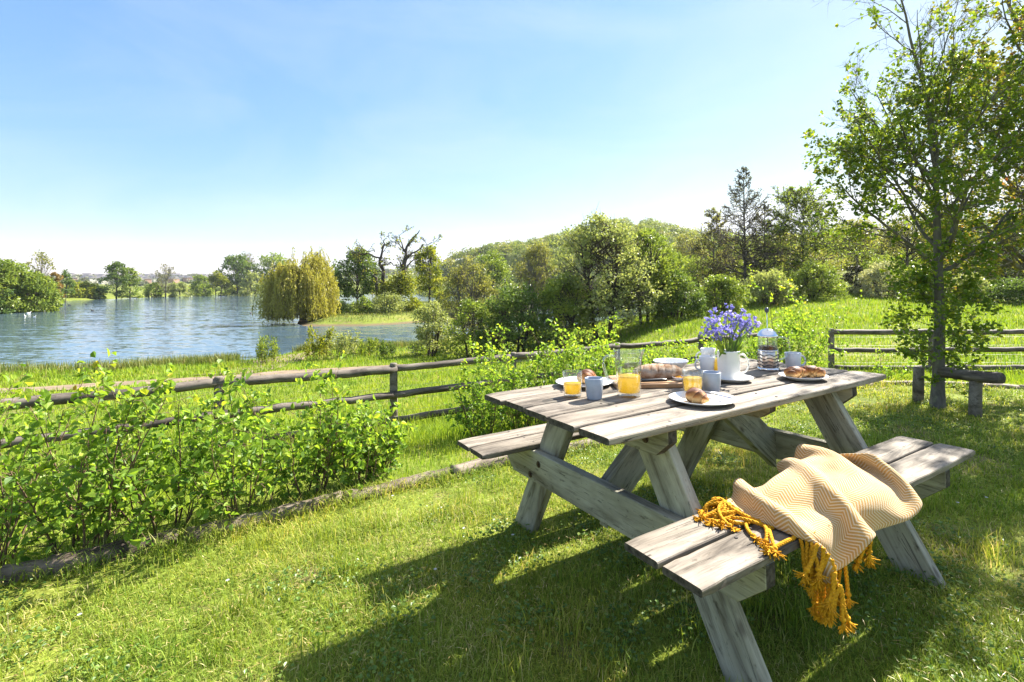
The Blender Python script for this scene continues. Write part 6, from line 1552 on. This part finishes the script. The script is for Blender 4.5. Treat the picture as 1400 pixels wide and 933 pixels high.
def throw():
    Q = drape()
    nu, nv = Q.shape[:2]; root = empty('throw_blanket', (0, 0, 0), 0, 'mustard and cream herringbone throw with tassels draped over the near bench', 'blanket'); root.matrix_world = MT
    me = bpy.data.meshes.new('woven_cloth'); i = np.arange(nu - 1)[:, None] * nv; j = np.arange(nv - 1)[None]
    F = np.stack([i + j, i + j + 1, i + nv + j + 1, i + nv + j], -1).reshape(-1, 4); me.from_pydata(Q.reshape(-1, 3).tolist(), [], F.tolist())
    ul = me.uv_layers.new(name='UVMap'); h = .0155
    li = np.zeros(len(me.loops), np.int32); me.loops.foreach_get('vertex_index', li)
    ul.data.foreach_set('uv', np.stack([li // nv * h, li % nv * h], -1).astype(np.float32).ravel())
    o = link('woven_cloth', me, mat_throw(), root, True)
    md = o.modifiers.new('thick', 'SOLIDIFY'); md.thickness = .011; md.offset = 0
    md = o.modifiers.new('sub', 'SUBSURF'); md.levels = 2; md.render_levels = 2
    YARN = mat_plain('mustard yarn', (.60, .30, .015), .9, .15, var=.15, vscale=160, bump=.5)
    rng = np.random.default_rng(2)
    def cord(pts, L, r=.0056):
        """twisted two-ply cord along pts with a knot and a frayed end"""
        pts = np.asarray(pts, float); s = np.r_[0, np.cumsum(np.linalg.norm(np.diff(pts, axis=0), axis=1))]
        m = 40; q = np.linspace(0, s[-1], m); c = np.stack([np.interp(q, s, pts[:, k]) for k in range(3)], -1)
        T = unit(np.gradient(c, axis=0)); ref = np.array([.3, .9, .1]); A = unit(np.cross(T, ref)); B = np.cross(T, A)
        b = MB(); tw = q / .016 * math.pi
        for ph in (0, 2.094, 4.189):
            off = (A * np.cos(tw + ph)[:, None] + B * np.sin(tw + ph)[:, None]) * r * .45; b.tube(c + off, r * .62, 6)
        e = c[-1]; d = T[-1]
        b.tube([e - d * .004, e, e + d * .005, e + d * .009], [r * .8, r * 1.55, r * 1.5, r * .7], 8)
        for _ in range(34):
            dd = unit(d + rng.normal(0, .36, 3)); l_ = rng.uniform(.018, .036); e2 = e + d * .006
            p2 = e2 + dd * l_; mid = e2 + (d * .55 + dd * .45) * l_ * .5
            for z in (mid, p2):
                if -.735 < z[1] < -.45: z[2] = max(z[2], HB + .003)
            b.tube([e2, mid, p2], [.0028, .0026, .0012], 4, cap=False)
        return b.build('tassel', YARN, root)
    edge = Q[0]; hang = [k for k in range(nv // 3, nv) if edge[k][1] < -.735 or edge[k][2] < HB - .02]
    first = min(hang[0], nv - 8) if hang else nv - 8
    # cords lying on the bench, gathered in an untidy bunch
    for q in range(18):
        k = int(rng.uniform(1, max(first, 6))); p = edge[k].copy(); L = rng.uniform(.08, .15)
        a = math.pi + rng.normal(.1, .8); n = 7; t = np.linspace(0, 1, n); cv = rng.normal(0, 1.1); aa = a + cv * t
        xy = np.cumsum(np.stack([np.cos(aa), np.sin(aa)], -1) * L / n, 0); z = np.maximum(p[2] * (1 - t) ** 2.2 + (HB + .006) * (1 - (1 - t) ** 2.2), HB + .006) + .012 * np.sin(t * 3.14) * rng.random()
        pts = np.c_[p[0] + xy[:, 0], np.clip(p[1] + xy[:, 1] * .9, -.725, -.46), z]; pts = np.r_[[p], pts]; cord(pts, L)
    # cords hanging from the corner below the seat edge
    for q in range(16):
        k = first + int((nv - first) * (q + .5) / 13); p = edge[min(k, nv - 1)].copy(); L = rng.uniform(.05, .085); t = np.linspace(0, 1, 7)
        pts = np.c_[p[0] - .02 * t + .012 * rng.normal() * t + .004 * np.sin(t * 6 + q), p[1] - .006 * t + .015 * rng.normal() * t, p[2] - L * t]; cord(pts, L)
    # cords under the lower hem
    for q in range(16):
        i = int(1 + q * 1.25) if q < 12 else int(20 + (q - 12) * 3.4); p = Q[i, -1].copy(); L = rng.uniform(.05, .085) if q < 12 else rng.uniform(.045, .07); t = np.linspace(0, 1, 7)
        pts = np.c_[p[0] + .01 * rng.normal() * t - .01 * t, p[1] + .012 + .01 * rng.normal() * t, p[2] - L * t]; cord(pts, L)
throw()

# ------------------------------------------------------------------ air
def haze():
    m, t, n, l, o = mat('air haze'); v = n.new('ShaderNodeVolumePrincipled')
    v.inputs['Color'].default_value = (.86, .92, 1, 1); v.inputs['Density'].default_value = .00013; v.inputs['Anisotropy'].default_value = .3
    l.new(v.outputs[0], o.inputs['Volume'])
    b = MB(); b.box((0, 480, 23), (2300, 1100, 76)); h = b.build('haze', m); tag(h, 'thin pale haze over the valley', kind='stuff')
haze()
